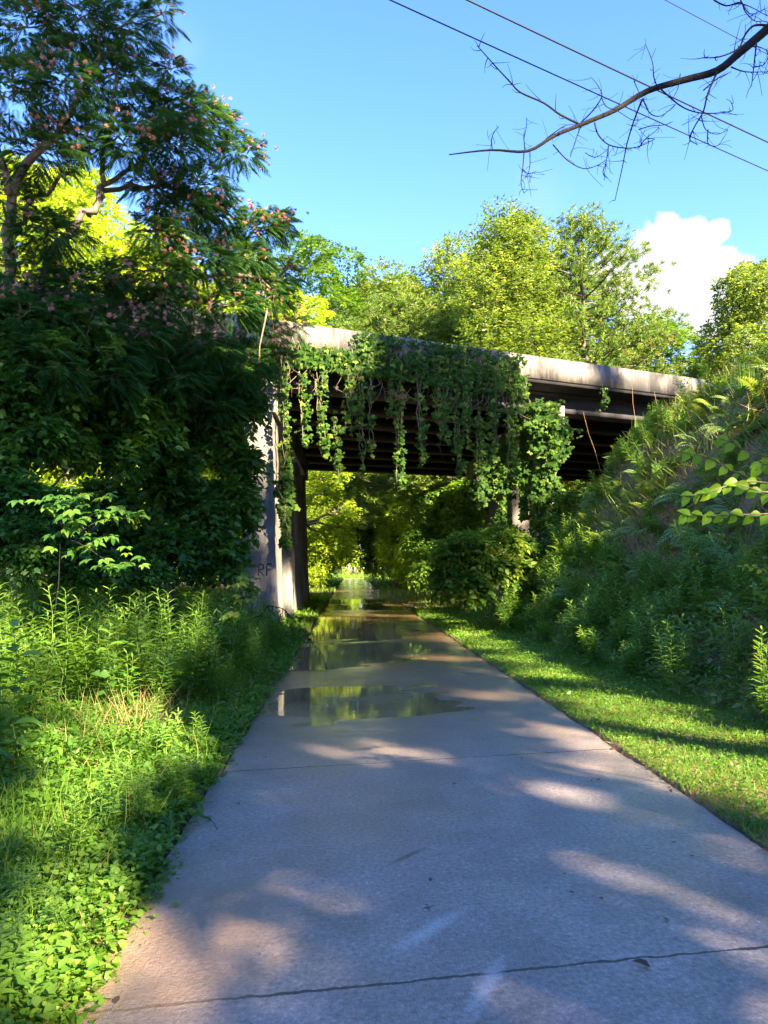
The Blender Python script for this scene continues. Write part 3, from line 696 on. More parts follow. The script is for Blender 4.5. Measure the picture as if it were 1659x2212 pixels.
local_tree('understory_tree', 'thin dark tree whose leaves screen the light gap under the overpass at left', 'tree', -5.6, 17.5,
    [(220, 1080, 17, 60, 40), (300, 1110, 17, 60, 45), (250, 1180, 16.6, 60, 40), (340, 1190, 17, 60, 45), (400, 1060, 17.5, 45, 35), (170, 1150, 16.4, 60, 45), (430, 1200, 17.5, 50, 40), (300, 1030, 17.4, 60, 14)], 'under', 1200, 8, .42, .14, .085, group=GU, forkz=.7, tv=.28)
local_tree('understory_tree', 'low shadowy bush at the left edge under the thicket', 'tree', -8.0, 11.5,
    [(30, 1080, 11.4, 60, 50), (110, 1100, 11.6, 50, 40), (40, 1170, 11, 60, 50), (130, 1190, 11.4, 60, 45), (200, 1220, 12, 60, 30), (300, 1240, 13, 60, 25)], 'under', 1500, 9, .36, .10, .06, group=GU, forkz=.5, tv=.28)
# maple sapling: lobed leaves
def maple(label, spec, x, y, L=.19, n=60, mat='vine'):
    base = np.array([x, y, float(ground_z(x, y))]); root = thing('maple_sapling', label, 'sapling', base)
    tb = MB(); cb = MB(); top = onY(*spec[0][:3]) - base
    tb.tube(curve((0, 0, -.1), top, 0, 6, .02), np.linspace(.007, .004, 6), 5)
    for u, v, Y, ru, rv in spec:
        c = onY(u, v, Y) - base; tb.tube(curve(top * .8, c, .05, 5, .03), np.linspace(.01, .004, 5), 4)
        k = n // len(spec); P = c + rng.normal(size=(k, 3)) * [ru * Y / F * .55, .15, rv * Y / F * .55]
        hd = unit(rng.normal(size=(k, 3)) * [1, 1, .1] + [.0, -.8, -.35]); nr = unit(np.array([0, -.35, 1.]) + rng.normal(size=(k, 3)) * .2)
        sd = unit(np.cross(hd, nr)); ti = rng.uniform(.4, 1, k); s_ = rng.uniform(.7, 1.15, k)
        for a, ls in ((0, 1.), (.85, .82), (-.85, .82), (1.75, .5), (-1.75, .5)):
            cb.leaves(P, hd * math.cos(a) + sd * math.sin(a), nr, L * ls * s_, L * ls * .5 * s_, ti, 'h')
    tb.build('stem', 'deadwood', root); cb.build('foliage', mat, root)
maple('maple sapling with big pale lobed leaves glowing in the left thicket', [(160, 1075, 9, 60, 18), (110, 1085, 9, 45, 14), (200, 1110, 9, 50, 14), (150, 1140, 9, 60, 18), (270, 1110, 9.4, 30, 12), (180, 1180, 9, 60, 20), (240, 1215, 9, 50, 18)], -3.6, 9.2, .15, 110, 'under')
maple('maple sapling with yellow-lit lobed leaves beside the base of the left column', [(520, 1260, 11.5, 28, 18), (500, 1290, 11.5, 25, 16), (545, 1275, 11.5, 14, 14), (500, 1325, 11.3, 20, 10)], -1.75, 11.6, .16, 40)

# ------------------------------------------------------------------ trees right of the path near the columns
GR = 'green trees and shrubs beside the right columns'
local_tree('broadleaf_shrub', 'shrub with tiers of broad pale green leaves in front of the right columns', 'shrub', 4.5, 19.5,
    [(1010, 1180, 19, 60, 22), (1080, 1165, 19.4, 50, 20), (970, 1195, 18.6, 30, 14), (1120, 1180, 20, 30, 16), (1050, 1215, 19, 60, 22), (1110, 1230, 19, 40, 18), (980, 1235, 19, 40, 18), (1000, 1265, 18.5, 60, 22)], 'vine', 1000, 8, .42, .16, .10, group=GR, forkz=.7, droop=.25, tb=.6)
local_tree('broadleaf_shrub', 'dark rounded shrub right of the far puddle', 'shrub', 4.6, 27,
    [(930, 1090, 28, 40, 30), (960, 1140, 28, 40, 30), (910, 1170, 28, 35, 30), (950, 1200, 27, 50, 28), (1000, 1120, 27, 40, 40), (960, 1070, 28, 40, 25), (930, 1235, 26, 40, 20), (1010, 1060, 27, 40, 25)], 'farD', 1900, 8, .5, .15, .09, group=GR, forkz=1.4, tb=.6)
local_tree('broadleaf_shrub', 'leafy shrub at the foot of the bank beneath the overpass end', 'shrub', 7.4, 23.2,
    [(1230, 1100, 23, 45, 30), (1190, 1140, 22.5, 40, 25), (1260, 1060, 23.5, 25, 18), (1240, 1150, 21.5, 45, 25), (1160, 1190, 21.5, 40, 22), (1200, 1200, 20.8, 50, 22)], 'vine', 900, 8, .4, .12, .06, group=GR, forkz=.6, tb=.45)

# ------------------------------------------------------------------ vines on the bridge
def vine_leaves(mb, P, L=.105, face=np.array([-.05, -1., .35]), tb=.45):
    n = len(P); d = unit(np.array([0, -.25, -.9]) + rng.normal(size=(n, 3)) * .55)
    ti = np.clip(tb + rng.normal(size=n) * .3, 0, 1); s_ = rng.uniform(.45, 1.45, n)
    nr = face + rng.normal(size=(n, 3)) * .4
    sd = unit(np.cross(d, nr))
    for a, q in ((0, 1.), (1.1, .85), (-1.1, .85)):
        mb.leaves(P, d * math.cos(a) + sd * math.sin(a), nr, L * q * s_, L * q * .72 * s_, ti, 'd')
def near_face(u, v, off=0.0):      # point on the near parapet plane
    d = ray(u, v); o = np.array([0, 0, EYE]); t = ((A0 - bn * off - o) @ bn) / (d @ bn); return o + d * t
GV = 'vines hanging from the overpass'
strands = [  # u top, v top, v bottom, half width px, density, label
    (612, 770, 1000, 24, 1.0, 'sunlit vine trailing down the right side of the left column'),
    (655, 800, 960, 30, 1.0, 'leafy vine strand just right of the left column vine'),
    (690, 820, 985, 32, 1.1, 'thick vine curtain left of the middle strands'),
    (722, 900, 1030, 20, 1.2, 'vine tail hanging lowest left of the thin bare strands'),
    (778, 820, 1015, 12, .5, 'thin nearly bare vine strand left of the middle'),
    (798, 810, 985, 10, .55, 'thin vine strand right beside the nearly bare one'),
    (755, 770, 900, 26, .9, 'short vine tuft under the parapet left of the middle'),
    (860, 760, 1060, 24, 1.0, 'longest vine in the middle, reaching below the far girder'),
    (905, 790, 1000, 24, .9, 'vine strand right of the longest middle one'),
    (838, 760, 900, 20, .8, 'short vine left of the longest middle one'),
    (960, 790, 955, 16, .8, 'narrow short vine strand right of the middle'),
    (985, 900, 1032, 15, 1.2, 'narrow vine tail at the right of the middle'),
    (1005, 780, 930, 24, .8, 'short leafy vine left of the big right vine mass'),
    (1060, 770, 1000, 34, 1.2, 'broad vine curtain forming the left half of the right vine mass'),
    (1105, 770, 1030, 34, 1.2, 'broad vine curtain forming the right half of the right vine mass'),
    (1300, 838, 880, 14, .9, 'small lone vine tuft under the bare parapet at right'),
    (940, 770, 870, 22, .7, 'short vine tuft right of the middle under the parapet'),
    (1035, 900, 1090, 40, 1.2, 'low spreading vine beneath the right mass'),
]
for u, v0, v1, hw, dn, lab in strands:
    a = near_face(u, v0, .12); b = near_face(u + rng.uniform(0, 10), v1, .25); root = thing('hanging_vine', lab, 'vine', a, 0, GV)
    W_ = hw * .62 * a[1] / F; Lh = a[2] - b[2]; sb = MB(); lb = MB()
    ns = 3 if hw > 12 else 2
    for k in range(ns):
        off = rng.uniform(-.6, .6) * W_; P = curve(bd * off, (b - a) + bd * off * .5, 0, 9, .018); P[:, 1] -= .02
        sb.tube(P, np.linspace(.013, .006, 9), 4)
    n = int(62 * dn * Lh * (W_ / .3) ** .8 + 10)
    t = rng.uniform(0, 1, n) ** .9; ph = rng.uniform(0, 6)
    w = W_ * (1.05 - .5 * t) * (.62 + .38 * np.sin(t * 14 + ph))
    P = (b - a) * t[:, None] + bd * (rng.normal(size=n) * .55 * w)[:, None] + bn * (rng.normal(size=n) * .12 - .05)[:, None] + np.array([0, 0, 1.]) * (rng.normal(size=n) * .06)[:, None]
    vine_leaves(lb, P)
    sb.build('stem', 'vinestem', root); lb.build('foliage', 'vine', root)
for i in range(16):
    u = rng.uniform(640, 1120); v0 = 705 + .139 * (u - 652.6) + 55; a = near_face(u, v0, .15); b = near_face(u + rng.uniform(-8, 14), v0 + rng.uniform(60, 190), .2); sb = MB(); lb = MB()
    root = thing('hanging_vine', 'thin straggling vine strand with few leaves under the parapet', 'vine', a, 0, 'thin vine strands'); P = curve((0, 0, 0), b - a, 0, 10, .02); sb.tube(P, np.linspace(.011, .004, 10), 4)
    n = int(rng.uniform(12, 45)); t = rng.uniform(0, 1, n); Q_ = np.stack([np.interp(t, np.linspace(0, 1, 10), P[:, k]) for k in range(3)], -1) + rng.normal(size=(n, 3)) * .06
    vine_leaves(lb, Q_, .11); sb.build('stem', 'vinestem', root); lb.build('foliage', 'vine', root)
# the mat that grows over the parapet
root = thing('creeper_mat', 'tangled creeper mat covering the middle of the parapet', 'creeper', near_face(950, 780), 0)
o_ = near_face(950, 780); lb = MB(); sb = MB()
def mat_dens(u, v):
    top = 698.8 + .139 * (u - 652.6); bot = top + 60
    d = sstep(745, 800, u) * sstep(1150, 1100, u) * (.55 + .6 * sn(u / 30, v / 20, 1., 2)) + (v > bot - 18) * sstep(620, 680, u) * sstep(1150, 1110, u) * .9
    d = d + (v > bot - 4) * .5 * sstep(600, 640, u) * sstep(1150, 1110, u)
    return d
U = rng.uniform(600, 1150, 4200); Vv = 698.8 + .139 * (U - 652.6) + rng.uniform(0, 92, 4200)
k = rng.uniform(0, 1, 4200) < mat_dens(U, Vv); U = U[k]; Vv = Vv[k]
P = np.array([near_face(a, b, .03 + abs(rng.normal()) * .14) for a, b in zip(U, Vv)]) - o_
vine_leaves(lb, P, .105, tb=.3)
for k in range(90):
    u = rng.uniform(610, 1130); v = 698.8 + .139 * (u - 652.6) + rng.uniform(20, 60)
    a = near_face(u, v, .1); b = near_face(u + rng.uniform(-60, 60), v + rng.uniform(20, 120), .15)
    sb.tube(curve(a - o_, b - o_, -.12, 7, .05), np.linspace(.012, .006, 7), 4)
lb.build('foliage', 'vine', root); sb.build('stem', 'vinestem', root)
# ivy climbing the right columns
def climber(label, u, v0, v1, Y, ru, n, L=.13):
    a = onY(u, v0, Y); b = onY(u, v1, Y); root = thing('climbing_vine', label, 'vine', b, 0, 'vines climbing the columns'); lb = MB(); sb = MB()
    t = rng.uniform(0, 1, n); P = (a - b) * t[:, None] + rng.normal(size=(n, 3)) * np.array([.5, .35, .1]) * (ru * Y / F) * (.6 + .4 * np.sin(t * 9 + ru))[:, None]
    vine_leaves(lb, P, L, tb=.4)
    for k in range(3): sb.tube(curve((0, 0, 0), (a - b) + rng.normal(size=3) * .15, 0, 8, .02), np.linspace(.02, .008, 8), 5)
    sb.build('stem', 'vinestem', root); lb.build('foliage', 'vine', root)
climber('dense vine column wrapping the right-hand column below the overpass', 1190, 870, 1080, 23.4, 46, 1500)
climber('vine mass spilling from the girder onto the right-hand column', 1160, 870, 930, 23.2, 50, 420)
climber('vine wrapping the second right column left of the dense one', 1085, 960, 1150, 24.5, 40, 1100)
climber('vine clothing the right-hand column beneath the spilling mass', 1168, 930, 1130, 23.6, 24, 800)
climber('vine clothing the column between the two dense vine columns', 1132, 930, 1120, 24.0, 22, 700)
climber('lit vine climbing the left column beside the path', 617, 960, 1180, 19.6, 22, 700, .12)
# bare reeds and tangle
root = thing('dead_vine_tangle', 'reddish dead vine tangle hanging in the middle of the overpass', 'vine', near_face(868, 855, .3)); sb = MB(); o_ = near_face(868, 855, .3)
for k in range(22):
    a = near_face(868, 868, .3) - o_; b = near_face(868 + rng.uniform(-45, 25), 850 + rng.uniform(-12, 12), .3) - o_
    sb.tube(curve(a, b, .1, 5, .08), np.linspace(.010, .004, 5), 4)
sb.tube(curve(near_face(868, 868, .3) - o_, near_face(866, 950, .3) - o_, 0, 6, .01), .014, 5)
sb.build('twig', 'redtwig', root)

# ------------------------------------------------------------------ power lines
for pts, z, r, lab in ((((840, 0), (1659, 370)), 17.0, .020, 'lowest of the three dark cables crossing the sky'),
                       (((1008, 0), (1659, 308)), 17.4, .026, 'thickest middle cable crossing the sky'),
                       (((1437, 0), (1659, 118)), 19.0, .013, 'faint short cable in the top right corner of the sky')):
    a = onz(*pts[0], z); b = onz(*pts[1], z); d = unit(b - a); mid = (a + b) / 2
    t = np.linspace(-45, 60, 60); P = mid + d * t[:, None]; P[:, 2] += (t / 50) ** 2 * .5
    mb = MB(); mb.tube(P, r, 6); props(mb.build('power_line', 'cable', None, True), lab, 'cable', 'power lines')

# ------------------------------------------------------------------ bare limb at top right, on its own tree out of frame
dead = thing('dead_tree', 'leafless dark limb with fine curled twigs reaching in from the top right', 'tree', (6.2, 4.4, float(ground_z(6.2, 4.4))))
db = np.array([6.2, 4.4, float(ground_z(6.2, 4.4))])
mb = MB(); tip = onY(1740, -10, 5.2) - db
mb.tube(curve((0, 0, -.3), (.2, .1, tip[2] * .6), 0, 6, .01), np.linspace(.16, .10, 6), 8); mb.tube(curve((.2, .1, tip[2] * .6), (.5, -.3, tip[2] + 3), 0, 6, .02), np.linspace(.10, .05, 6), 8)
mb.tube(np.array([(.2, .1, tip[2] * .6), tip * [.6, 1, 1] + [.2, 0, -.4], tip]), [.07, .05, .038], 7)
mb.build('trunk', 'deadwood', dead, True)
YL = 5.2
def LP(pts, disp=False, y0=YL, y1=YL - .5):
    out = []
    for i, (a, b) in enumerate(pts):
        if not disp: a, b = 829.5 + a * .5, b * .5
        out.append(onY(a, b, y0 + (y1 - y0) * (i / max(1, len(pts) - 1))) - db)
    return np.array(out)
def smooth_pts(P, k=3):
    P = np.asarray(P); n = len(P); t = np.arange(n); tt = np.linspace(0, n - 1, (n - 1) * k + 1)
    Q_ = []
    for x in tt:
        i = min(int(x), n - 2); f = x - i; p0 = P[max(i - 1, 0)]; p1_ = P[i]; p2 = P[i + 1]; p3 = P[min(i + 2, n - 1)]
        Q_.append(.5 * ((2 * p1_) + (-p0 + p2) * f + (2 * p0 - 5 * p1_ + 4 * p2 - p3) * f * f + (-p0 + 3 * p1_ - 3 * p2 + p3) * f ** 3))
    return np.array(Q_)
mb = MB()
main = smooth_pts(LP([(1740, -10), (1659, 62), (1600, 112), (1550, 152), (1480, 172), (1400, 196), (1330, 237), (1270, 263), (1200, 292), (1140, 326), (1060, 324), (970, 334)], True), 4)
mb.tube(main, np.interp(np.arange(len(main)), [0, 12, 24, 36, len(main) - 1], [.036, .026, .017, .010, .0035]), 7)
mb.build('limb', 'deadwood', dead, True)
tw = MB()
subs = [([(850, 540), (760, 495), (690, 445), (590, 400), (545, 355), (480, 285), (440, 240), (403, 198)], .008), ([(605, 655), (600, 720), (592, 790), (605, 835)], .005),
        ([(610, 655), (605, 600), (615, 550), (615, 505)], .004), ([(468, 650), (465, 600), (480, 565), (497, 545)], .004), ([(1115, 430), (1080, 520), (1050, 620), (1030, 720), (998, 865)], .007),
        ([(1180, 375), (1165, 330), (1160, 270), (1130, 190)], .005), ([(850, 545), (830, 600), (805, 680)], .005), ([(910, 530), (925, 580), (970, 625), (1050, 640), (1110, 630), (1170, 600)], .006),
        ([(1440, 310), (1400, 400), (1380, 480), (1340, 550), (1320, 600), (1355, 625)], .007), ([(1610, 180), (1600, 270), (1588, 370)], .007), ([(850, 530), (900, 480), (940, 420), (930, 380), (897, 335)], .005),
        ([(730, 625), (790, 690), (860, 728), (920, 715), (960, 690)], .005), ([(970, 630), (960, 700), (945, 745), (965, 770)], .004), ([(1190, 380), (1270, 450), (1330, 480), (1400, 490), (1500, 480), (1503, 450)], .006),
        ([(1120, 430), (1150, 490), (1200, 500), (1260, 450)], .005), ([(1660, 110), (1600, 110), (1560, 150), (1530, 210), (1450, 245), (1375, 250)], .009), ([(1500, 290), (1560, 310), (1659, 310)], .006),
        ([(1530, 230), (1600, 200), (1659, 220)], .006), ([(630, 655), (630, 720), (615, 768)], .004), ([(600, 730), (625, 750), (658, 738)], .003), ([(700, 600), (740, 570), (790, 540), (850, 543)], .004),
        ([(940, 420), (960, 460), (1010, 480), (1080, 520), (1150, 500)], .004), ([(1370, 500), (1390, 560), (1440, 580), (1485, 560)], .004), ([(1400, 560), (1400, 620), (1440, 630), (1470, 590)], .004),
        ([(1100, 560), (1150, 545), (1210, 540), (1250, 525)], .004), ([(1100, 640), (1130, 600), (1180, 560), (1190, 530)], .004), ([(1600, 290), (1640, 280), (1659, 250)], .005), ([(1380, 390), (1440, 340), (1500, 310)], .005),
        ([(870, 660), (910, 680), (960, 650), (970, 630)], .003), ([(1425, 0), (1480, 25), (1540, 10), (1560, 50), (1600, 90), (1640, 90)], .006), ([(1540, 0), (1580, 60), (1640, 40)], .005), ([(1500, 20), (1560, 20), (1659, 70)], .005),
        ([(1080, 350), (1100, 395), (1120, 430)], .004), ([(1280, 320), (1270, 380), (1240, 440)], .004)]
sid = []
for pts, r in subs:
    P = smooth_pts(LP(pts, y0=YL - .2 + rng.uniform(-.1, .1), y1=YL - .5 + rng.uniform(-.3, .3)), 4); tw.tube(P, np.linspace(r, r * .35, len(P)), 5); sid.append((P, r))
for P, r in sid:         # fine curled twigs
    for k in range(int(3 + len(P) / 2.2)):
        i = rng.integers(1, len(P)); a = P[i]; d = unit(rng.normal(size=3) * [1, .5, 1]); L = rng.uniform(.03, .13); cv = unit(rng.normal(size=3))
        tt = np.linspace(0, 1, 6)[:, None]; q = a + d * L * tt + cv * L * .55 * tt ** 2
        tw.tube(q, np.linspace(r * .42, .0012, 6), 4)
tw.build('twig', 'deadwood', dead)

# ------------------------------------------------------------------ near sapling with lit ovate leaves at the right edge
sap = thing('leafy_sapling', 'near sapling with lime-green oval leaves reaching in from the right edge', 'sapling', (3.6, 4.1, float(ground_z(3.6, 4.1))))
sbp = np.array(sap.location); lb = MB(); sb = MB()
def ovate(mb, p, ax, nr, L, W, ti):
    ax = unit(ax); sd = unit(np.cross(ax, nr)); nr = np.cross(sd, ax)
    ts = np.array([0, .12, .3, .5, .7, .86, 1.]); ws = np.array([0.03, .32, .5, .5, .36, .19, .0]) * W
    V = []
    for t, w in zip(ts, ws):
        c = p + ax * L * t - nr * L * .22 * t * t; w = max(w, .001)
        for s_ in (-1, -.5, 0, .5, 1): V.append(c + sd * w * s_ + nr * abs(s_) * w * .35)
    q = [[i * 5 + j, i * 5 + j + 1, (i + 1) * 5 + j + 1, (i + 1) * 5 + j] for i in range(6) for j in range(4)]
    mb.add(V, q, ti)
for pts, nl, YY in (([(1720, 640), (1500, 570), (1300, 480), (1100, 380), (930, 345)], 13, 2.9), ([(1720, 620), (1440, 600), (1200, 670), (1090, 705), (920, 735)], 13, 2.75), ([(1720, 890), (1400, 900), (1130, 905), (900, 905)], 13, 2.65),
                    ([(1720, 380), (1500, 340), (1350, 260), (1230, 215)], 7, 3.0), ([(1720, 700), (1600, 690), (1500, 660), (1420, 640)], 5, 2.6), ([(1720, 1480), (1600, 1390), (1500, 1370), (1420, 1370)], 8, 3.2), ([(1720, 470), (1640, 440), (1560, 470)], 5, 2.8)):
    P = smooth_pts(np.array([onY(1261 + .24 * a, 896 + .24 * b, YY * 1.5) - sbp for a, b in pts]), 4); sb.tube(P, np.linspace(.006, .0024, len(P)), 5)
    small = .6 if YY > 3.1 else 1.
    for k in range(nl):
        f = (k + .5) / nl * .96 + .04; x = f * (len(P) - 1); i = min(int(x), len(P) - 2); p = P[i] + (P[i + 1] - P[i]) * (x - i); d = unit(P[i + 1] - P[i]); s_ = 1 if k % 2 else -1
        ax = d * .75 + np.array([0, -.1, 1.]) * s_ * .55 + np.array([0, 0, -.35]) + rng.normal(size=3) * .12
        L = rng.uniform(.054, .075) * small
        ovate(lb, p, ax, np.array([0.2, -.75, .6]) + rng.normal(size=3) * .3, L * 1.05, L * .78, rng.uniform(.2, .9))
top = onY(1760, 1040, 4.2) - sbp
for e in ((0, 0, 0),): sb.tube(curve((0.1, 0, -.1), top, 0, 6, .01), np.linspace(.012, .006, 6), 6); sb.tube(curve(top, onY(1740, 900, 4.3) - sbp, 0, 5, .02), .005, 5)
sb.build('stem', 'vinestem', sap, True); lb.build('foliage', 'saplingleaf', sap, True)

# ------------------------------------------------------------------ ground cover (uncountable)
def surf(x, y): return np.stack([x, y, ground_z(x, y)], -1)
def scatter(n, x0, x1, y0, y1, pw=1.): 
    return rng.uniform(x0, x1, n), y0 + (y1 - y0) * rng.uniform(0, 1, n) ** pw
def tuft_leaves(mb, x, y, L, W, per, h, tb, kind='d', spread=.05):
    n = len(x); P0 = surf(x, y)
    I = np.repeat(np.arange(n), per); k = n * per
    z = rng.uniform(.05, 1, k); H_ = (np.broadcast_to(h, (n,)))[I]
    P = P0[I] + np.stack([rng.normal(size=k) * spread, rng.normal(size=k) * spread, z * H_], -1)
    ax = rdir(k) * [1, 1, .35] + [0, 0, .25]; nr = np.array([0, 0, 1.]) + rng.normal(size=(k, 3)) * .35
    s_ = rng.uniform(.4, 1.6, k)
    mb.leaves(P, ax, nr, L * s_, W * s_, np.clip(np.broadcast_to(tb, (n,))[I] + rng.normal(size=k) * .15, 0, 1), kind)
def blades(mb, x, y, L, W, tb, lean=.35):
    n = len(x); P = surf(x, y) - [0, 0, .01]; ax = unit(np.array([0, 0, 1.]) + rng.normal(size=(n, 3)) * [lean, lean, .05])
    s_ = rng.uniform(.5, 1.25, n)
    mb.leaves(P, ax, unit(rng.normal(size=(n, 3)) * [1, 1, .1]), L * s_, W, np.clip(tb + rng.normal(size=n) * .2, 0, 1), 'b')

cov = MB(); gr = MB()
# left verge
for n, y0, y1, L, h, per, dens in ((2600, 2.2, 5., .036, .22, 14, 1), (3000, 5., 9., .05, .28, 14, 1), (3200, 9., 18., .07, .35, 12, 1), (1400, 18, 40., .12, .4, 9, 1)):
    x, y = scatter(n, -7, PL - .01, y0, y1); x = PL - .01 - (PL - .01 - x) * rng.uniform(.2, 1, n)
    hh = h * (.25 + .9 * sstep(0, 1.2, PL - x)) * (.7 + .5 * sn(x, y, 1.7, 1))
    tuft_leaves(cov, x, y, L, L * .5, per, hh, .5 + .25 * sn(x, y, .9, 3), 'h' if y1 <= 9 else 'd')
for n, y0, y1, L, W in ((17000, 2.2, 5.5, .36, .006), (6500, 5.5, 10., .34, .009), (5000, 10, 20, .4, .015)):
    x, y = scatter(n, -7, PL, y0, y1); k = rng.uniform(0, 1, n) < .35 + .5 * sn(x, y, 1.2, 6); x, y = x[k], y[k]
    s_ = sstep(-.05, 1.0, PL - x); blades(gr, x, y, L * (.3 + .8 * s_), W, .55)
x, y = scatter(2600, -6.5, -1.25, 2.4, 13); blades(gr, x, y, .3, .007, .9, .5)
x, y = scatter(9000, -12, 12, 140, 190); blades(gr, x, y, 1.0, .12, .6)
x, y = scatter(5000, -9, PL, 70, 150); blades(gr, x, y, .5, .06, .6); x, y = scatter(5000, PR, 10, 70, 150); blades(gr, x, y, .5, .06, .6)
x, y = scatter(9000, PR, 4.3, 4., 12.); blades(gr, x, y, .09, .006, .5, .6)
# small leaves right on the near left edge (clover-like)
x, y = scatter(1500, -2.6, PL + .05, 2.3, 4.6); x = PL + .04 - (PL + .04 - x) * rng.uniform(0, 1, len(x)); tuft_leaves(cov, x, y, .032, .024, 9, .14, .7, 'h')
# right mown strip
for n, y0, y1, L, W in ((16000, 4.0, 9., .07, .006), (15000, 9., 16., .075, .009), (9000, 16., 30., .09, .016)):
    x, y = scatter(n, PR - .015, 4.5, y0, y1); blades(gr, x, y, L, W, .55 + .2 * sn(x, y, 2., 2), .7)
for n, y0, y1, L in ((3200, 4.0, 9., .022), (2600, 9., 16., .035), (1500, 16., 30., .06)):
    x, y = scatter(n, PR - .02, 4.5, y0, y1); tuft_leaves(cov, x, y, L, L * .7, 8, .05, .5 + .2 * sn(x, y, 1.6, 4), 'd', .03)
# grass verges beyond the bridge
x, y = scatter(9000, -18, -5, 8, 34); blades(gr, x, y, .5, .03, .4); x, y = scatter(4000, -18, -5, 8, 34); tuft_leaves(cov, x, y, .14, .09, 7, .5, .4); x, y = scatter(5000, -5, PL, 20, 75); blades(gr, x, y, .28, .03, .6); x, y = scatter(5000, PR, 8, 26, 75); blades(gr, x, y, .22, .03, .6)
x, y = scatter(1500, -6.5, -1.15, 2.3, 13.); drl = MB(); blades(drl, x, y, .34, .006, .4, .7)
x, y = scatter(120, PR, 4.4, 4, 16.); blades(drl, x, y, .07, .01, .3, 1.2)
props(drl.build('dry_grass', 'dry'), 'scattered dead grass stalks among the green verge growth', 'grass', kind='stuff')
props(cov.build('ground_cover', 'cover'), 'low broad-leaved ground cover along both sides of the path', 'ground cover', kind='stuff')
props(gr.build('grass', 'grass'), 'green grass along both edges of the path', 'grass', kind='stuff')
# bank cover: mixed weeds, grasses, dry thatch
bk = MB(); dr = MB(); bg = MB()
n = 15000; x, y = scatter(n, 3.9, 12.5, 4., 27.); den = .3 + 1.1 * sn(x, y, .9, 5); low = sstep(6.2, 4.6, x)
k = rng.uniform(0, 1, n) < np.clip(den + low, 0.05, 1) ; xx, yy_ = x[k], y[k]
Ls = .05 + .0035 * yy_
hh = .16 + .42 * sstep(6.3, 4.4, xx) * sstep(3.9, 4.6, xx)
I = rng.permutation(len(xx)); tuft_leaves(bk, xx, yy_, .085, .034, 13, hh, .42 + .25 * sn(xx, yy_, 1., 1), 'd', .07)
n = 16000; x, y = scatter(n, 4.6, 13, 4., 27.); k = rng.uniform(0, 1, n) < .4 + .6 * sn(x, y, 1., 8); blades(bg, x[k], y[k], .62, .018, .45, .6)
n = 22000; x, y = scatter(n, 4.7, 13, 4., 27.); k = rng.uniform(0, 1, n) < .2 + 1. * np.clip(sn(x, y, .9, 9), 0, 1); blades(dr, x[k], y[k], .5, .014, .3, .85)
n = 1100; x, y = scatter(n, -3.0, -1.5, 6.4, 9.2); k = rng.uniform(0, 1, n) < np.exp(-((x + 2.25) / .4) ** 2 - ((y - 7.8) / .9) ** 2); blades(dr, x[k], y[k], .5, .006, .75, .6)
props(bk.build('bank_ground_cover', 'fern'), 'leafy low growth covering the steep right bank', 'ground cover', kind='stuff')
props(bg.build('bank_grass', 'fern'), 'long green grass on the right bank', 'grass', kind='stuff')
props(dr.build('dry_grass', 'dry'), 'tawny dead grass in patches on the bank and left verge', 'grass', kind='stuff')

# ------------------------------------------------------------------ tall weeds: templates and copies
def weed(name, label, cat, h, nl, L, W, stems, seed, mat='weed', spread=.12, kind='h', up=.2, group=None):
    root = thing(name, label, cat, (0, 0, 0), 0, group); sb = MB(); lb = MB()
    for s_ in range(stems):
        a = rng.uniform(0, 6.28); hh = h * rng.uniform(.75, 1.05); r = spread * (s_ > 0)
        b0 = np.array([0, 0, -.05]); b1 = np.array([math.cos(a) * r * 1.6, math.sin(a) * r * 1.6, hh]); P = curve(b0, b1, 0, 6, .015)
        sb.tube(P, np.linspace(.007, .003, 6), 4)
        t = np.linspace(.18, 1., nl); ph = np.arange(nl) * 2.4 + rng.uniform(0, 6)
        p = np.stack([np.interp(t * hh, P[:, 2], P[:, k]) for k in (0, 1)] + [t * hh], -1)
        ax = np.stack([np.cos(ph), np.sin(ph), up + .55 * t ** 4 + rng.normal(size=nl) * .1], -1)
        sc_ = (.55 + .6 * np.sin(np.pi * np.clip(t * .95, 0, 1))) * rng.uniform(.8, 1.2, nl)
        lb.leaves(p, ax, np.array([0, 0, 1.]) + rng.normal(size=(nl, 3)) * .2, L * sc_, W * sc_, np.clip(.45 + .3 * t + rng.normal(size=nl) * .12, 0, 1), kind)
    sb.build('stem', 'stem', root); lb.build('foliage', mat, root); return root
GW = 'tall narrow-leaved weeds of the left verge'; GW2 = 'tall weeds at the foot of the right bank'
lw = 'upright narrow-leaved weed in the thick green stand left of the path'
wt = [weed('tall_weed', lw, 'weed', h, nl, L, W, s_, i, group=GW) for i, (h, nl, L, W, s_) in enumerate(((1.15, 44, .19, .032, 3), (1.0, 38, .17, .036, 4), (.8, 32, .16, .030, 4), (1.2, 46, .17, .028, 3)))]
first = set()
def place(tmpl, x, y, rz, sc_, label, group, flag=first, tilt=(0, 0)):
    z = float(ground_z(x, y))
    if tmpl.name not in flag:
        flag.add(tmpl.name); tmpl.location = (x, y, z); tmpl.rotation_euler = (tilt[0], tilt[1], rz); tmpl.scale = (sc_,) * 3; props(tmpl, label, None, group); return tmpl
    return dup(tmpl, (x, y, z), rz, sc_, label, group, tilt)
pts = []
for i in range(165):
    y = 5.6 + 11.5 * rng.uniform() ** .8; x = -1.9 - rng.uniform(0, 1) * (1.6 + .22 * y) - (.3 if y < 7 else 0)
    pts.append((x, y))
pts = [p for p in pts if not (-2.9 < p[0] < -1.5 and 6.3 < p[1] < 8.4)]
for x, y in pts: place(wt[rng.integers(4)], x, y, rng.uniform(0, 6.28), rng.uniform(.75, 1.15) * (.7 if y < 7.5 else 1.), lw, GW, first, (rng.normal() * .07, rng.normal() * .07))
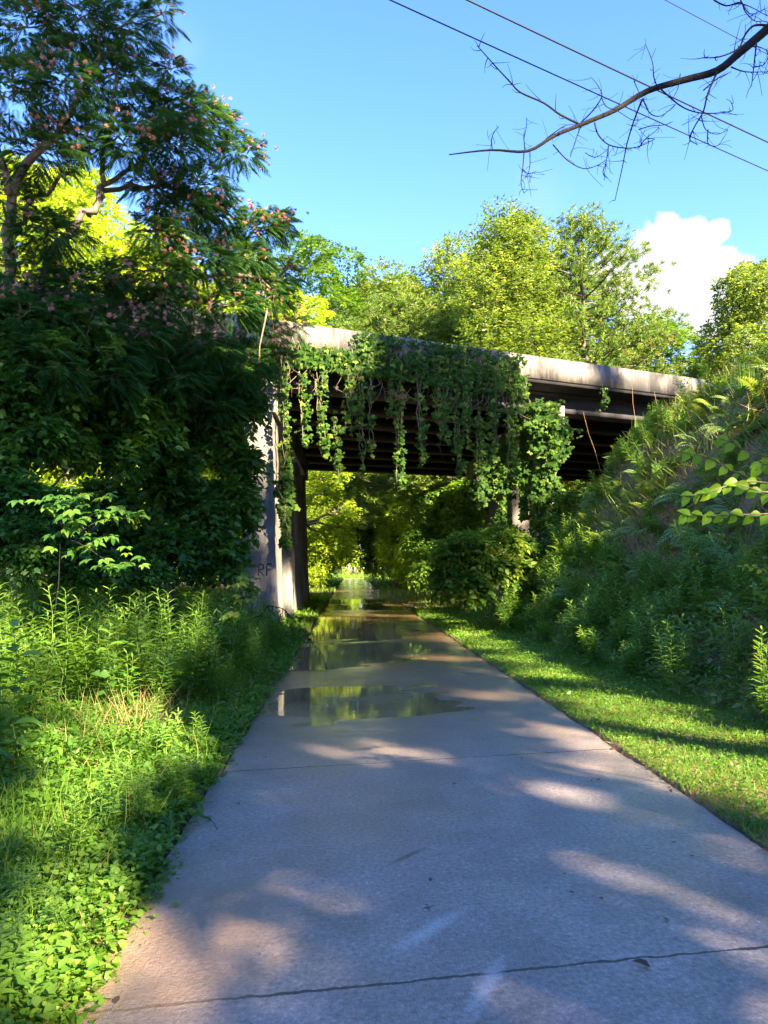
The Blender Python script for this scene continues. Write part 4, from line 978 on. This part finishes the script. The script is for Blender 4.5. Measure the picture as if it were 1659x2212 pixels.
lw2 = 'leafy weed in the dense green band at the foot of the right bank'
w2 = [weed('bank_weed', lw2, 'weed', h, nl, L, W, s_, 9, group=GW2) for h, nl, L, W, s_ in ((.75, 36, .13, .034, 6), (.9, 40, .14, .030, 5), (.6, 30, .12, .036, 7))]
lw5 = 'leafy weed crowding the left path edge toward the overpass'
for i in range(62):
    y = 9. + 10.5 * rng.uniform(); x = -1.28 - rng.uniform(0, 1) * 1.3; place(wt[rng.integers(4)], x, y, rng.uniform(0, 6.28), rng.uniform(.45, .8) + .25 * (x < -1.7), lw5, 'weeds along the left path edge', first, (rng.normal() * .1, rng.normal() * .1))
for i in range(120):
    y = 5.6 + 15 * rng.uniform() ** .9; x = 3.75 + rng.uniform(0, 1) ** .8 * 2.0 + .15 * math.sin(y)
    place(w2[rng.integers(3)], x - .12, y, rng.uniform(0, 6.28), rng.uniform(.8, 1.3), lw2, GW2, first, (rng.normal() * .08, rng.normal() * .08 - .1))
GBW = 'tall broad-leaved plants at the left edge'
bw = weed('broadleaf_plant', 'tall broad-leaved plant against the left picture edge', 'plant', 1.65, 26, .24, .13, 1, 3, 'under', group=GBW, up=.1)
for i, (x, y, s_, lab) in enumerate(((-2.75, 5.3, 1.0, 'tallest broad-leaved plant at the left picture edge'), (-2.45, 5.0, .85, 'broad-leaved plant just right of the tallest one'), (-3.2, 6.3, .95, 'broad-leaved plant behind the tallest one'),
                                     (-2.6, 6.2, .8, 'broad-leaved plant behind and right of the tallest one'), (-3.6, 7.6, .95, 'broad-leaved plant farther back in the left weeds'), (-2.6, 8.4, .72, 'single broad-leaved plant amid the narrow-leaved weeds'), (-3.1, 5.6, .9, 'broad-leaved plant half cut by the left edge'))):
    place(bw, x, y, i * 1.3, s_, lab, GBW, first, (rng.normal() * .05, .04))
lw3 = 'small leafy weed sprouting from the low cover at the left path edge'
for i in range(60):
    y = 2.8 + 5 * rng.uniform(); x = PL - .12 - rng.uniform(0, 1) ** 1.3 * (1.2 + .35 * y); place(wt[rng.integers(4)], x, y, rng.uniform(0, 6.28), rng.uniform(.26, .5), lw3, 'small weeds at the left path edge', first, (rng.normal() * .2, rng.normal() * .2))
lw4 = 'loose weed growing on the steep right bank'
for i in range(110):
    y = 6 + 18 * rng.uniform(); x = 5. + 4.5 * rng.uniform(); place(w2[rng.integers(3)] if i % 4 else wt[rng.integers(4)], x, y, rng.uniform(0, 6.28), rng.uniform(.5, 1.1), lw4, 'weeds scattered over the bank', first, (rng.normal() * .2, -.35 + rng.normal() * .2))
# ferns on the bank
def fern():
    root = thing('fern', 'arching fern clump on the steep right bank', 'fern', (0, 0, 0), 0, 'ferns on the bank'); lb = MB(); sb = MB()
    for f in range(8):
        a = f * 2.4 + rng.uniform(-.3, .3); d = np.array([math.cos(a), math.sin(a), .9]); L = rng.uniform(.4, .62); K = 15
        ts = np.linspace(.12, 1, K); P = d * (ts * L)[:, None] + np.array([0, 0, -1.]) * (ts ** 2 * L * .75)[:, None]
        sb.tube(P[::3], np.linspace(.004, .0015, 5), 4); sd = unit(np.cross(d, [0, 0, 1.]))
        w = L * .24 * np.sin(np.pi * (.15 + .83 * ts)) + .01
        for s_ in (1, -1): lb.leaves(P, unit(d) * .35 + sd * s_ + [0, 0, -.15], np.array([0, 0, 1.]) + rng.normal(size=(K, 3)) * .15, w, w * .3, np.clip(rng.normal(.5, .15, K), 0, 1))
    sb.build('stalk', 'stem', root); lb.build('foliage', 'fern', root); return root
fn = [fern(), fern(), fern()]
for i in range(120):
    y = 7 + 15 * rng.uniform() ** .9; x = 5.0 + 4.4 * rng.uniform()
    if sn(x, y, .9, 9) > .45 and i > 40: continue
    place(fn[rng.integers(3)], x, y, rng.uniform(0, 6.28), rng.uniform(.9, 1.5), 'arching fern clump on the steep right bank', 'ferns on the bank', first, (0, -.6))
# long arching grass clumps on the crest
def gclump():
    root = MB(); n = 46; a = rng.uniform(0, 6.28, n); ln_ = rng.uniform(.5, 1., n)
    ax = np.stack([np.cos(a) * .5, np.sin(a) * .5, np.ones(n)], -1); root.leaves(rng.normal(size=(n, 3)) * [.05, .05, 0], ax, unit(np.stack([-np.cos(a), -np.sin(a), np.full(n, .4)], -1)) * -1, ln_, .018, np.clip(rng.normal(.6, .2, n), 0, 1), 'b')
    o = root.build('grass_clump', 'weed'); return o
gc = gclump(); gl = [(1385, 985, 21.5, 1.0, 'largest arching grass clump on the bank crest against the dark girders'), (1430, 960, 20.5, .8, 'arching grass clump right of the largest one'), (1340, 1010, 22, .8, 'grass clump left of the largest one on the crest'), (1600, 880, 16, .8, 'grass clump high on the bank near the right edge'), (1480, 900, 18.5, .7, 'grass clump at the crest below the parapet end'), (1300, 1040, 22.5, .7, 'low grass clump where the crest meets the dark underside'), (1640, 850, 15, .9, 'grass clump at the top right of the bank')]
for i, (u, v, Y, s_, lab) in enumerate(gl):
    p = onY(u, v, Y); z = float(ground_z(p[0], p[1])); o = gc if i == 0 else gc.copy()
    if i: C.objects.link(o)
    o.location = (p[0], p[1], z); o.scale = (s_,) * 3; o.rotation_euler = (0, 0, i * 1.1); props(o, lab, 'grass', 'grass clumps on the bank crest')
# bare reeds leaning at the crest
for i, (a, b, lab) in enumerate((((1260, 890, 21.5), (1305, 990, 21.8), 'pale dead reed leaning left across the dark girders'), ((1366, 835, 21.5), (1375, 960, 21.5), 'upright thin reed left of the parapet end'), ((1413, 845, 21), (1430, 950, 21), 'upright thin reed nearest the parapet end'))):
    A_ = onY(*a); B_ = onY(*b); B_[2] = float(ground_z(B_[0], B_[1])) - .05; mb = MB(); mb.tube(curve(B_, A_, 0, 5, .006), np.linspace(.009, .004, 5), 5); props(mb.build('dead_reed', 'dry'), lab, 'reed', 'bare reeds on the crest')

# ------------------------------------------------------------------ fallen branch and litter on the path
a = onz(520, 1372, .35); b = onz(705, 1440, 0.02); fb_ = thing('fallen_branch', 'dark fallen branch arching from the left weeds into the puddle', 'branch', b); mb = MB(); lf = MB()
P = curve(a - b, (0, 0, 0), .22, 12, .015); mb.tube(P, np.linspace(.014, .004, 12), 5)
for i in range(2, 12):
    for k in range(4):
        d = unit(np.array([rng.normal() * .3 + .1, rng.normal() * .3, -1.])); mb.tube(np.array([P[i], P[i] + d * .08, P[i] + d * rng.uniform(.12, .22) + [.03, 0, 0]]), [.004, .003, .0015], 4)
mb.build('twig', 'deadwood', fb_)
def dl():
    m_ = MB(); m_.leaves(np.array([[0, 0, .004]]), np.array([[1, 0, .12]]), np.array([[0, .1, 1.]]), .055, .032, .5, 'h'); return m_.build('dead_leaf', 'deadleaf')
d0 = dl(); spots = [(1405, 2092, 1.3, 'largest curled dead leaf just below the near joint of the path'), (1440, 1985, .7, ''), (1330, 1620, 1.2, 'dead leaf at the right path edge on the second joint'), (905, 1572, .5, ''), (980, 1573, .6, ''), (700, 1465, .6, ''), (560, 1563, 1., ''), (540, 1590, 1., ''), (930, 1905, .6, ''), (1220, 1890, .5, ''), (1450, 1820, .6, ''), (620, 1575, .7, ''), (1010, 1460, .6, ''), (1240, 1930, .5, ''), (770, 1300, 2.2, ''), (800, 1302, 2., ''), (745, 1301, 2., ''), (850, 1300, 2., ''), (1500, 1850, .5, ''), (250, 2170, .8, ''), (1130, 1640, .5, '')]
for i in range(60):
    y_ = 3 + 14 * rng.uniform(); x_ = rng.uniform(-.9, 2.1) if i % 3 == 0 else (rng.choice([PL + .02, PR - .02]) + rng.normal() * .05)
    spots.append((float(x_), float(y_), float(rng.uniform(.35, 1.)), None))
for i, (u, v, s_, lab) in enumerate(spots):
    p = onz(u, v, .006) if lab is not None else np.array([u, v, .008]); o = d0 if i == 0 else d0.copy()
    if i: C.objects.link(o)
    o.location = tuple(p); o.rotation_euler = (0, rng.uniform(-.3, .1), rng.uniform(0, 6.28)); o.scale = (s_,) * 3
    props(o, lab or 'tiny dead leaf lying on the wet path', 'leaf', 'dead leaves scattered on the path')
tw_ = thing('twig', 'small dark forked twig lying in the middle of the wet path', 'twig', onz(925, 1962, .01)); mb = MB()
for a in (0.3, 1.6, 3.6, 4.6): mb.tube(np.array([(0, 0, 0), (math.cos(a) * .02, math.sin(a) * .02, .008), (math.cos(a + .3) * .04, math.sin(a + .3) * .04, .003)]), [.0022, .0016, .001], 4)
mb.build('stick', 'deadwood', tw_)
tw_ = thing('twig', 'thin wiry twig lying on the left part of the path edge', 'twig', onz(435, 1785, .01)); mb = MB()
mb.tube(smooth_pts(np.array([onz(u, v, z) for u, v, z in ((410, 1775, .02), (430, 1760, .03), (455, 1770, .02), (470, 1792, .004))]) - onz(435, 1785, .01)), .0018, 4); mb.build('stick', 'deadwood', tw_)

# ------------------------------------------------------------------ unseen tall trees behind us, crowns shaped to shade the near ground
zones = []   # spots that stay sunlit: (point, radius)
def Z(u, v, r, z=0.): zones.append((onz(u, v, z), r))
for u, v, r in ((200, 2130, .2), (300, 2040, .2), (330, 1990, .12), (640, 1950, .12), (600, 1725, .13), (60, 2050, .35), (120, 1900, .3), (40, 1780, .35), (180, 1700, .4), (300, 1640, .45), (420, 1600, .25), (1500, 1965, .19), (1600, 2015, .14), (1420, 1790, .12), (1560, 1850, .12), (870, 1620, .22), (960, 1640, .16), (1230, 1650, .2), (1190, 1700, .14), (700, 1620, .15), (900, 1470, .25), (1110, 1500, .25), (1060, 1530, .18), (1040, 1990, .12), (1280, 2190, .10), (1640, 2160, .12), (1350, 1640, .3), (770, 1605, .25), (1110, 1555, .3), (1150, 1590, .2), (820, 1440, .3), (1280, 1565, .45), (1450, 1600, .5), (1560, 1640, .3), (1340, 1530, .3), (400, 1470, .5), (1000, 1500, .35), (950, 1420, .4), (1070, 1400, .4), (1040, 1450, .25), (1200, 1850, .08), (60, 1650, .4)):
    Z(u, v, r)
zones.append((np.array([-2.2, 8., .5]), .45))
for y_ in np.arange(5., 22., 1.3): zones.append((np.array([3.1 + .4 * math.sin(y_ * 2), y_, 0]), .5, .8))
for z in (.3, 1.2, 2.2, 3.2, 4.2): zones.append((np.array([-1.85, 21.5, z]), .7)); 
zones.append((np.array([-1.85, 26., .8]), .9))
for u, v, r in ((690, 740, 1.3), (740, 745, 1.0), (1160, 800, .9), (1240, 815, .9), (1210, 800, .7), (1400, 850, .4), (600, 900, .8)): zones.append((near_face(u, v), r))
zones.append((onY(1600, 1000, 4.2), .30)); zones.append((onY(1560, 1120, 4.), .12)); zones.append((onY(1480, 960, 4.2), .15)); zones.append((onY(1100, 1150, 26), .8))
for u, v in ((400, 1250), (300, 1290), (520, 1270), (450, 1330)): zones.append((onY(u, v, 11), .35))
for u, v in ((480, 250), (560, 330), (620, 490), (330, 60), (600, 600)): zones.append((onY(u, v, 15), .7))
for x_, y_ in ((-2.6, 7.5), (-4., 8.5), (-3.2, 10.), (-2.4, 9.6), (-5., 10.5), (-2.2, 12.), (-4.2, 12.5), (-6., 12)): zones.append((np.array([x_, y_, .9]), 1., .75))
for z in (.8, 2., 3.2, 4.4, 5.6): zones.append((np.array([-2.4, 20.2, z]), .8, .55))
for x_, y_ in ((.2, 28), (1.2, 26.5), (-.5, 25.5), (.6, 31)): zones.append((np.array([x_, y_, 0]), .8, .9))
for x_, y_ in ((6.2, 9), (6.8, 11), (7., 13.5), (6.6, 16), (7.6, 18), (4.6, 7.5), (4.8, 9.5), (4.7, 11.5), (4.9, 14), (5, 17), (5.6, 8.5), (5.6, 12.5)): zones.append((np.array([x_, y_, .8]), .8, .65))
for u, v, Y, r in ((1150, 1330, 15, 1.4), (1250, 1400, 13, 1.3), (1400, 1430, 11, 1.2), (1550, 1450, 9, 1.1), (1600, 1350, 9, 1.2), (1100, 1270, 18, 1.4), (1350, 1250, 14, 1.4), (1450, 1050, 18, 1.6), (1350, 1150, 18, 1.6), (1500, 950, 17, 1.4), (1250, 1300, 16, 1.4), (1450, 1350, 11, 1.2), (1620, 850, 15, 1.3), (1620, 1150, 11, 1.), (1150, 950, 23, .7), (300, 850, 14, 1.2), (150, 950, 13, 1.0), (450, 800, 15.5, 1.0), (500, 1000, 16, .8), (100, 750, 13, 1.), (350, 1100, 15.5, .9), (450, 560, 15, .7), (150, 450, 14, .6), (900, 850, 21, .5), (720, 850, 20, .8), (1400, 1000, 21, .8), (1500, 1250, 12, 1.), (1300, 1400, 13, 1.), (1550, 1400, 9, .9), (1100, 1180, 19, 1.2)): zones.append((onY(u, v, Y), r, .6))
ZP = np.array([z[0] for z in zones]); ZR = np.array([z[1] for z in zones]); ZK = [z[2] if len(z) > 2 else 1. for z in zones]
def keep_for(base):  # drops crown leaves on the sun line of each sunlit spot
    def k(P):
        Wd = P + base; ok = np.ones(len(P), bool)
        for q, r, pk in zip(ZP, ZR, ZK):
            d = Wd - q; al = d @ S; ds = np.linalg.norm(d - al[:, None] * S, axis=1); ok &= ~((al > 0) & (ds < r + .12) & (rng.uniform(size=len(P)) < pk))
        return ok
    return k
GS = 'unseen tall shade trees behind the photographer'
for x, y, H, R, h0, nl, lab in ((6.5, -5.5, 17, 4.8, 3, 64, 'unseen tall tree on the right verge behind the viewpoint'), (12, -10, 25, 6.5, 7, 52, 'unseen tallest tree behind the viewpoint on the right'), (14.5, -1.5, 17, 5.6, 3, 44, 'unseen tree on the bank top right of the viewpoint'),
                                (18.5, 5.0, 15, 5.6, 2, 44, 'unseen tree on the bank top ahead and right of the viewpoint'), (24, 13.5, 14, 6.2, 2, 44, 'unseen tree on the bank top level with the overpass approach'), (19, -9, 24, 6.2, 6, 46, 'unseen tall tree far behind right of the viewpoint'), (3.5, -10.5, 15, 4.2, 5, 32, 'unseen tree close behind the viewpoint'), (9.8, -3.8, 12.5, 4.2, 2, 78, 'unseen low dense tree on the right verge behind the viewpoint')):
    base = np.array([x, y, float(ground_z(x, y))]); root = thing('shade_tree', lab, 'tree', base, 0, GS)
    crown_tree(root, (0, 0, -.4), (0, 0, h0 + 1.5), auto_lobes(H, R, h0, nl, (1.1, 1.9)), 7500 if nl > 60 else (2300 if x > 17 and y > 0 else 4600), 8, .8, .28, .18, 'farB', 'bark', .28, 'd', .3, keep_for(base), twig=False)

# ------------------------------------------------------------------ world
w = bpy.data.worlds.new('World'); SC.world = w; w.use_nodes = True; nt = w.node_tree; nt.nodes.clear(); nd = nt.nodes; ln = nt.links
sky = nd.new('ShaderNodeTexSky'); sky.sky_type = 'NISHITA'; sky.sun_disc = False; sky.sun_elevation = SUN_EL
sky.sun_rotation = math.atan2(S[0], S[1]); sky.air_density = 1.1; sky.dust_density = .25; sky.ozone_density = 2.0; sky.altitude = 200
bg1 = N(nd, 'ShaderNodeBackground', Strength=.0565); hs = N(nd, 'ShaderNodeHueSaturation', Saturation=1.24); ln.new(sky.outputs[0], hs.inputs['Color']); tn = N(nd, 'ShaderNodeMix', _data_type='RGBA', _blend_type='MULTIPLY'); tn.inputs['Factor'].default_value = 1.; tn.inputs[7].default_value = (.90, .82, 1.08, 1); ln.new(hs.outputs[0], tn.inputs[6]); ln.new(tn.outputs[2], bg1.inputs['Color'])
tc = nd.new('ShaderNodeTexCoord'); nv = N(nd, 'ShaderNodeVectorMath', _operation='NORMALIZE'); ln.new(tc.outputs['Generated'], nv.inputs[0])
nz = N(nd, 'ShaderNodeTexNoise', Scale=22., Detail=10., Roughness=.6); ln.new(nv.outputs[0], nz.inputs['Vector'])
cur = None
for u, v, r in ((1440, 575, 75), (1500, 520, 50), (1545, 500, 26), (1400, 545, 60), (1480, 640, 95), (1585, 600, 50), (1400, 640, 70), (1560, 660, 90), (1640, 680, 80), (1440, 500, 36), (1330, 600, 60), (1610, 640, 70), (1560, 590, 50)):
    dd = unit(ray(u, v)); vm = N(nd, 'ShaderNodeVectorMath', _operation='DISTANCE'); vm.inputs[1].default_value = tuple(dd); ln.new(nv.outputs[0], vm.inputs[0])
    dv = N(nd, 'ShaderNodeMath', _operation='DIVIDE'); ln.new(vm.outputs['Value'], dv.inputs[0]); dv.inputs[1].default_value = r / F * .86
    if cur is None: cur = dv
    else:
        mn = N(nd, 'ShaderNodeMath', _operation='MINIMUM'); ln.new(cur.outputs[0], mn.inputs[0]); ln.new(dv.outputs[0], mn.inputs[1]); cur = mn
ns = N(nd, 'ShaderNodeMath', _operation='MULTIPLY_ADD'); ln.new(nz.outputs['Fac'], ns.inputs[0]); ns.inputs[1].default_value = 1.7; ln.new(cur.outputs[0], ns.inputs[2])
mr = N(nd, 'ShaderNodeMapRange', _interpolation_type='SMOOTHSTEP'); mr.inputs['From Min'].default_value = 1.72; mr.inputs['From Max'].default_value = 2.02; mr.inputs['To Min'].default_value = 1.; mr.inputs['To Max'].default_value = 0.
ln.new(ns.outputs[0], mr.inputs['Value'])
bg2 = N(nd, 'ShaderNodeBackground', Color=(1., .97, .96, 1), Strength=.13)
nz2 = N(nd, 'ShaderNodeTexNoise', Scale=16., Detail=6.); ln.new(nv.outputs[0], nz2.inputs['Vector']); cr = ramp(nd, [(.35, (.66, .72, .80)), (.55, (1., .97, .96))]); ln.new(nz2.outputs['Fac'], cr.inputs['Fac']); ln.new(cr.outputs[0], bg2.inputs['Color'])
mxs = nd.new('ShaderNodeMixShader'); ln.new(mr.outputs[0], mxs.inputs[0]); ln.new(bg1.outputs[0], mxs.inputs[1]); ln.new(bg2.outputs[0], mxs.inputs[2])
# thin wisps
cur2 = None
for u, v, r in ((395, 100, 45), (1170, 420, 60), (1150, 390, 40)):
    dd = unit(ray(u, v)); vm = N(nd, 'ShaderNodeVectorMath', _operation='DISTANCE'); vm.inputs[1].default_value = tuple(dd); ln.new(nv.outputs[0], vm.inputs[0])
    dv = N(nd, 'ShaderNodeMath', _operation='DIVIDE'); ln.new(vm.outputs['Value'], dv.inputs[0]); dv.inputs[1].default_value = r / F
    if cur2 is None: cur2 = dv
    else:
        mn = N(nd, 'ShaderNodeMath', _operation='MINIMUM'); ln.new(cur2.outputs[0], mn.inputs[0]); ln.new(dv.outputs[0], mn.inputs[1]); cur2 = mn
ns2 = N(nd, 'ShaderNodeMath', _operation='MULTIPLY_ADD'); ln.new(nz.outputs['Fac'], ns2.inputs[0]); ns2.inputs[1].default_value = 1.4; ln.new(cur2.outputs[0], ns2.inputs[2])
mr2 = N(nd, 'ShaderNodeMapRange', _interpolation_type='SMOOTHSTEP'); mr2.inputs['From Min'].default_value = .6; mr2.inputs['From Max'].default_value = 1.9; mr2.inputs['To Min'].default_value = .10; mr2.inputs['To Max'].default_value = 0.
ln.new(ns2.outputs[0], mr2.inputs['Value'])
mxs2 = nd.new('ShaderNodeMixShader'); ln.new(mr2.outputs[0], mxs2.inputs[0]); ln.new(mxs.outputs[0], mxs2.inputs[1]); ln.new(bg2.outputs[0], mxs2.inputs[2])
out = nd.new('ShaderNodeOutputWorld'); ln.new(mxs2.outputs[0], out.inputs[0])

SC.view_settings.view_transform = 'Standard'; SC.view_settings.look = 'None'; SC.view_settings.gamma = 1.; SC.view_settings.exposure = 3.4
cy = SC.cycles; cy.max_bounces = 6; cy.diffuse_bounces = 4; cy.glossy_bounces = 3; cy.transmission_bounces = 4; cy.transparent_max_bounces = 4
cy.use_denoising = True; cy.caustics_reflective = False; cy.caustics_refractive = False
cy.use_adaptive_sampling = True; cy.adaptive_threshold = .015; cy.sample_clamp_indirect = 6.
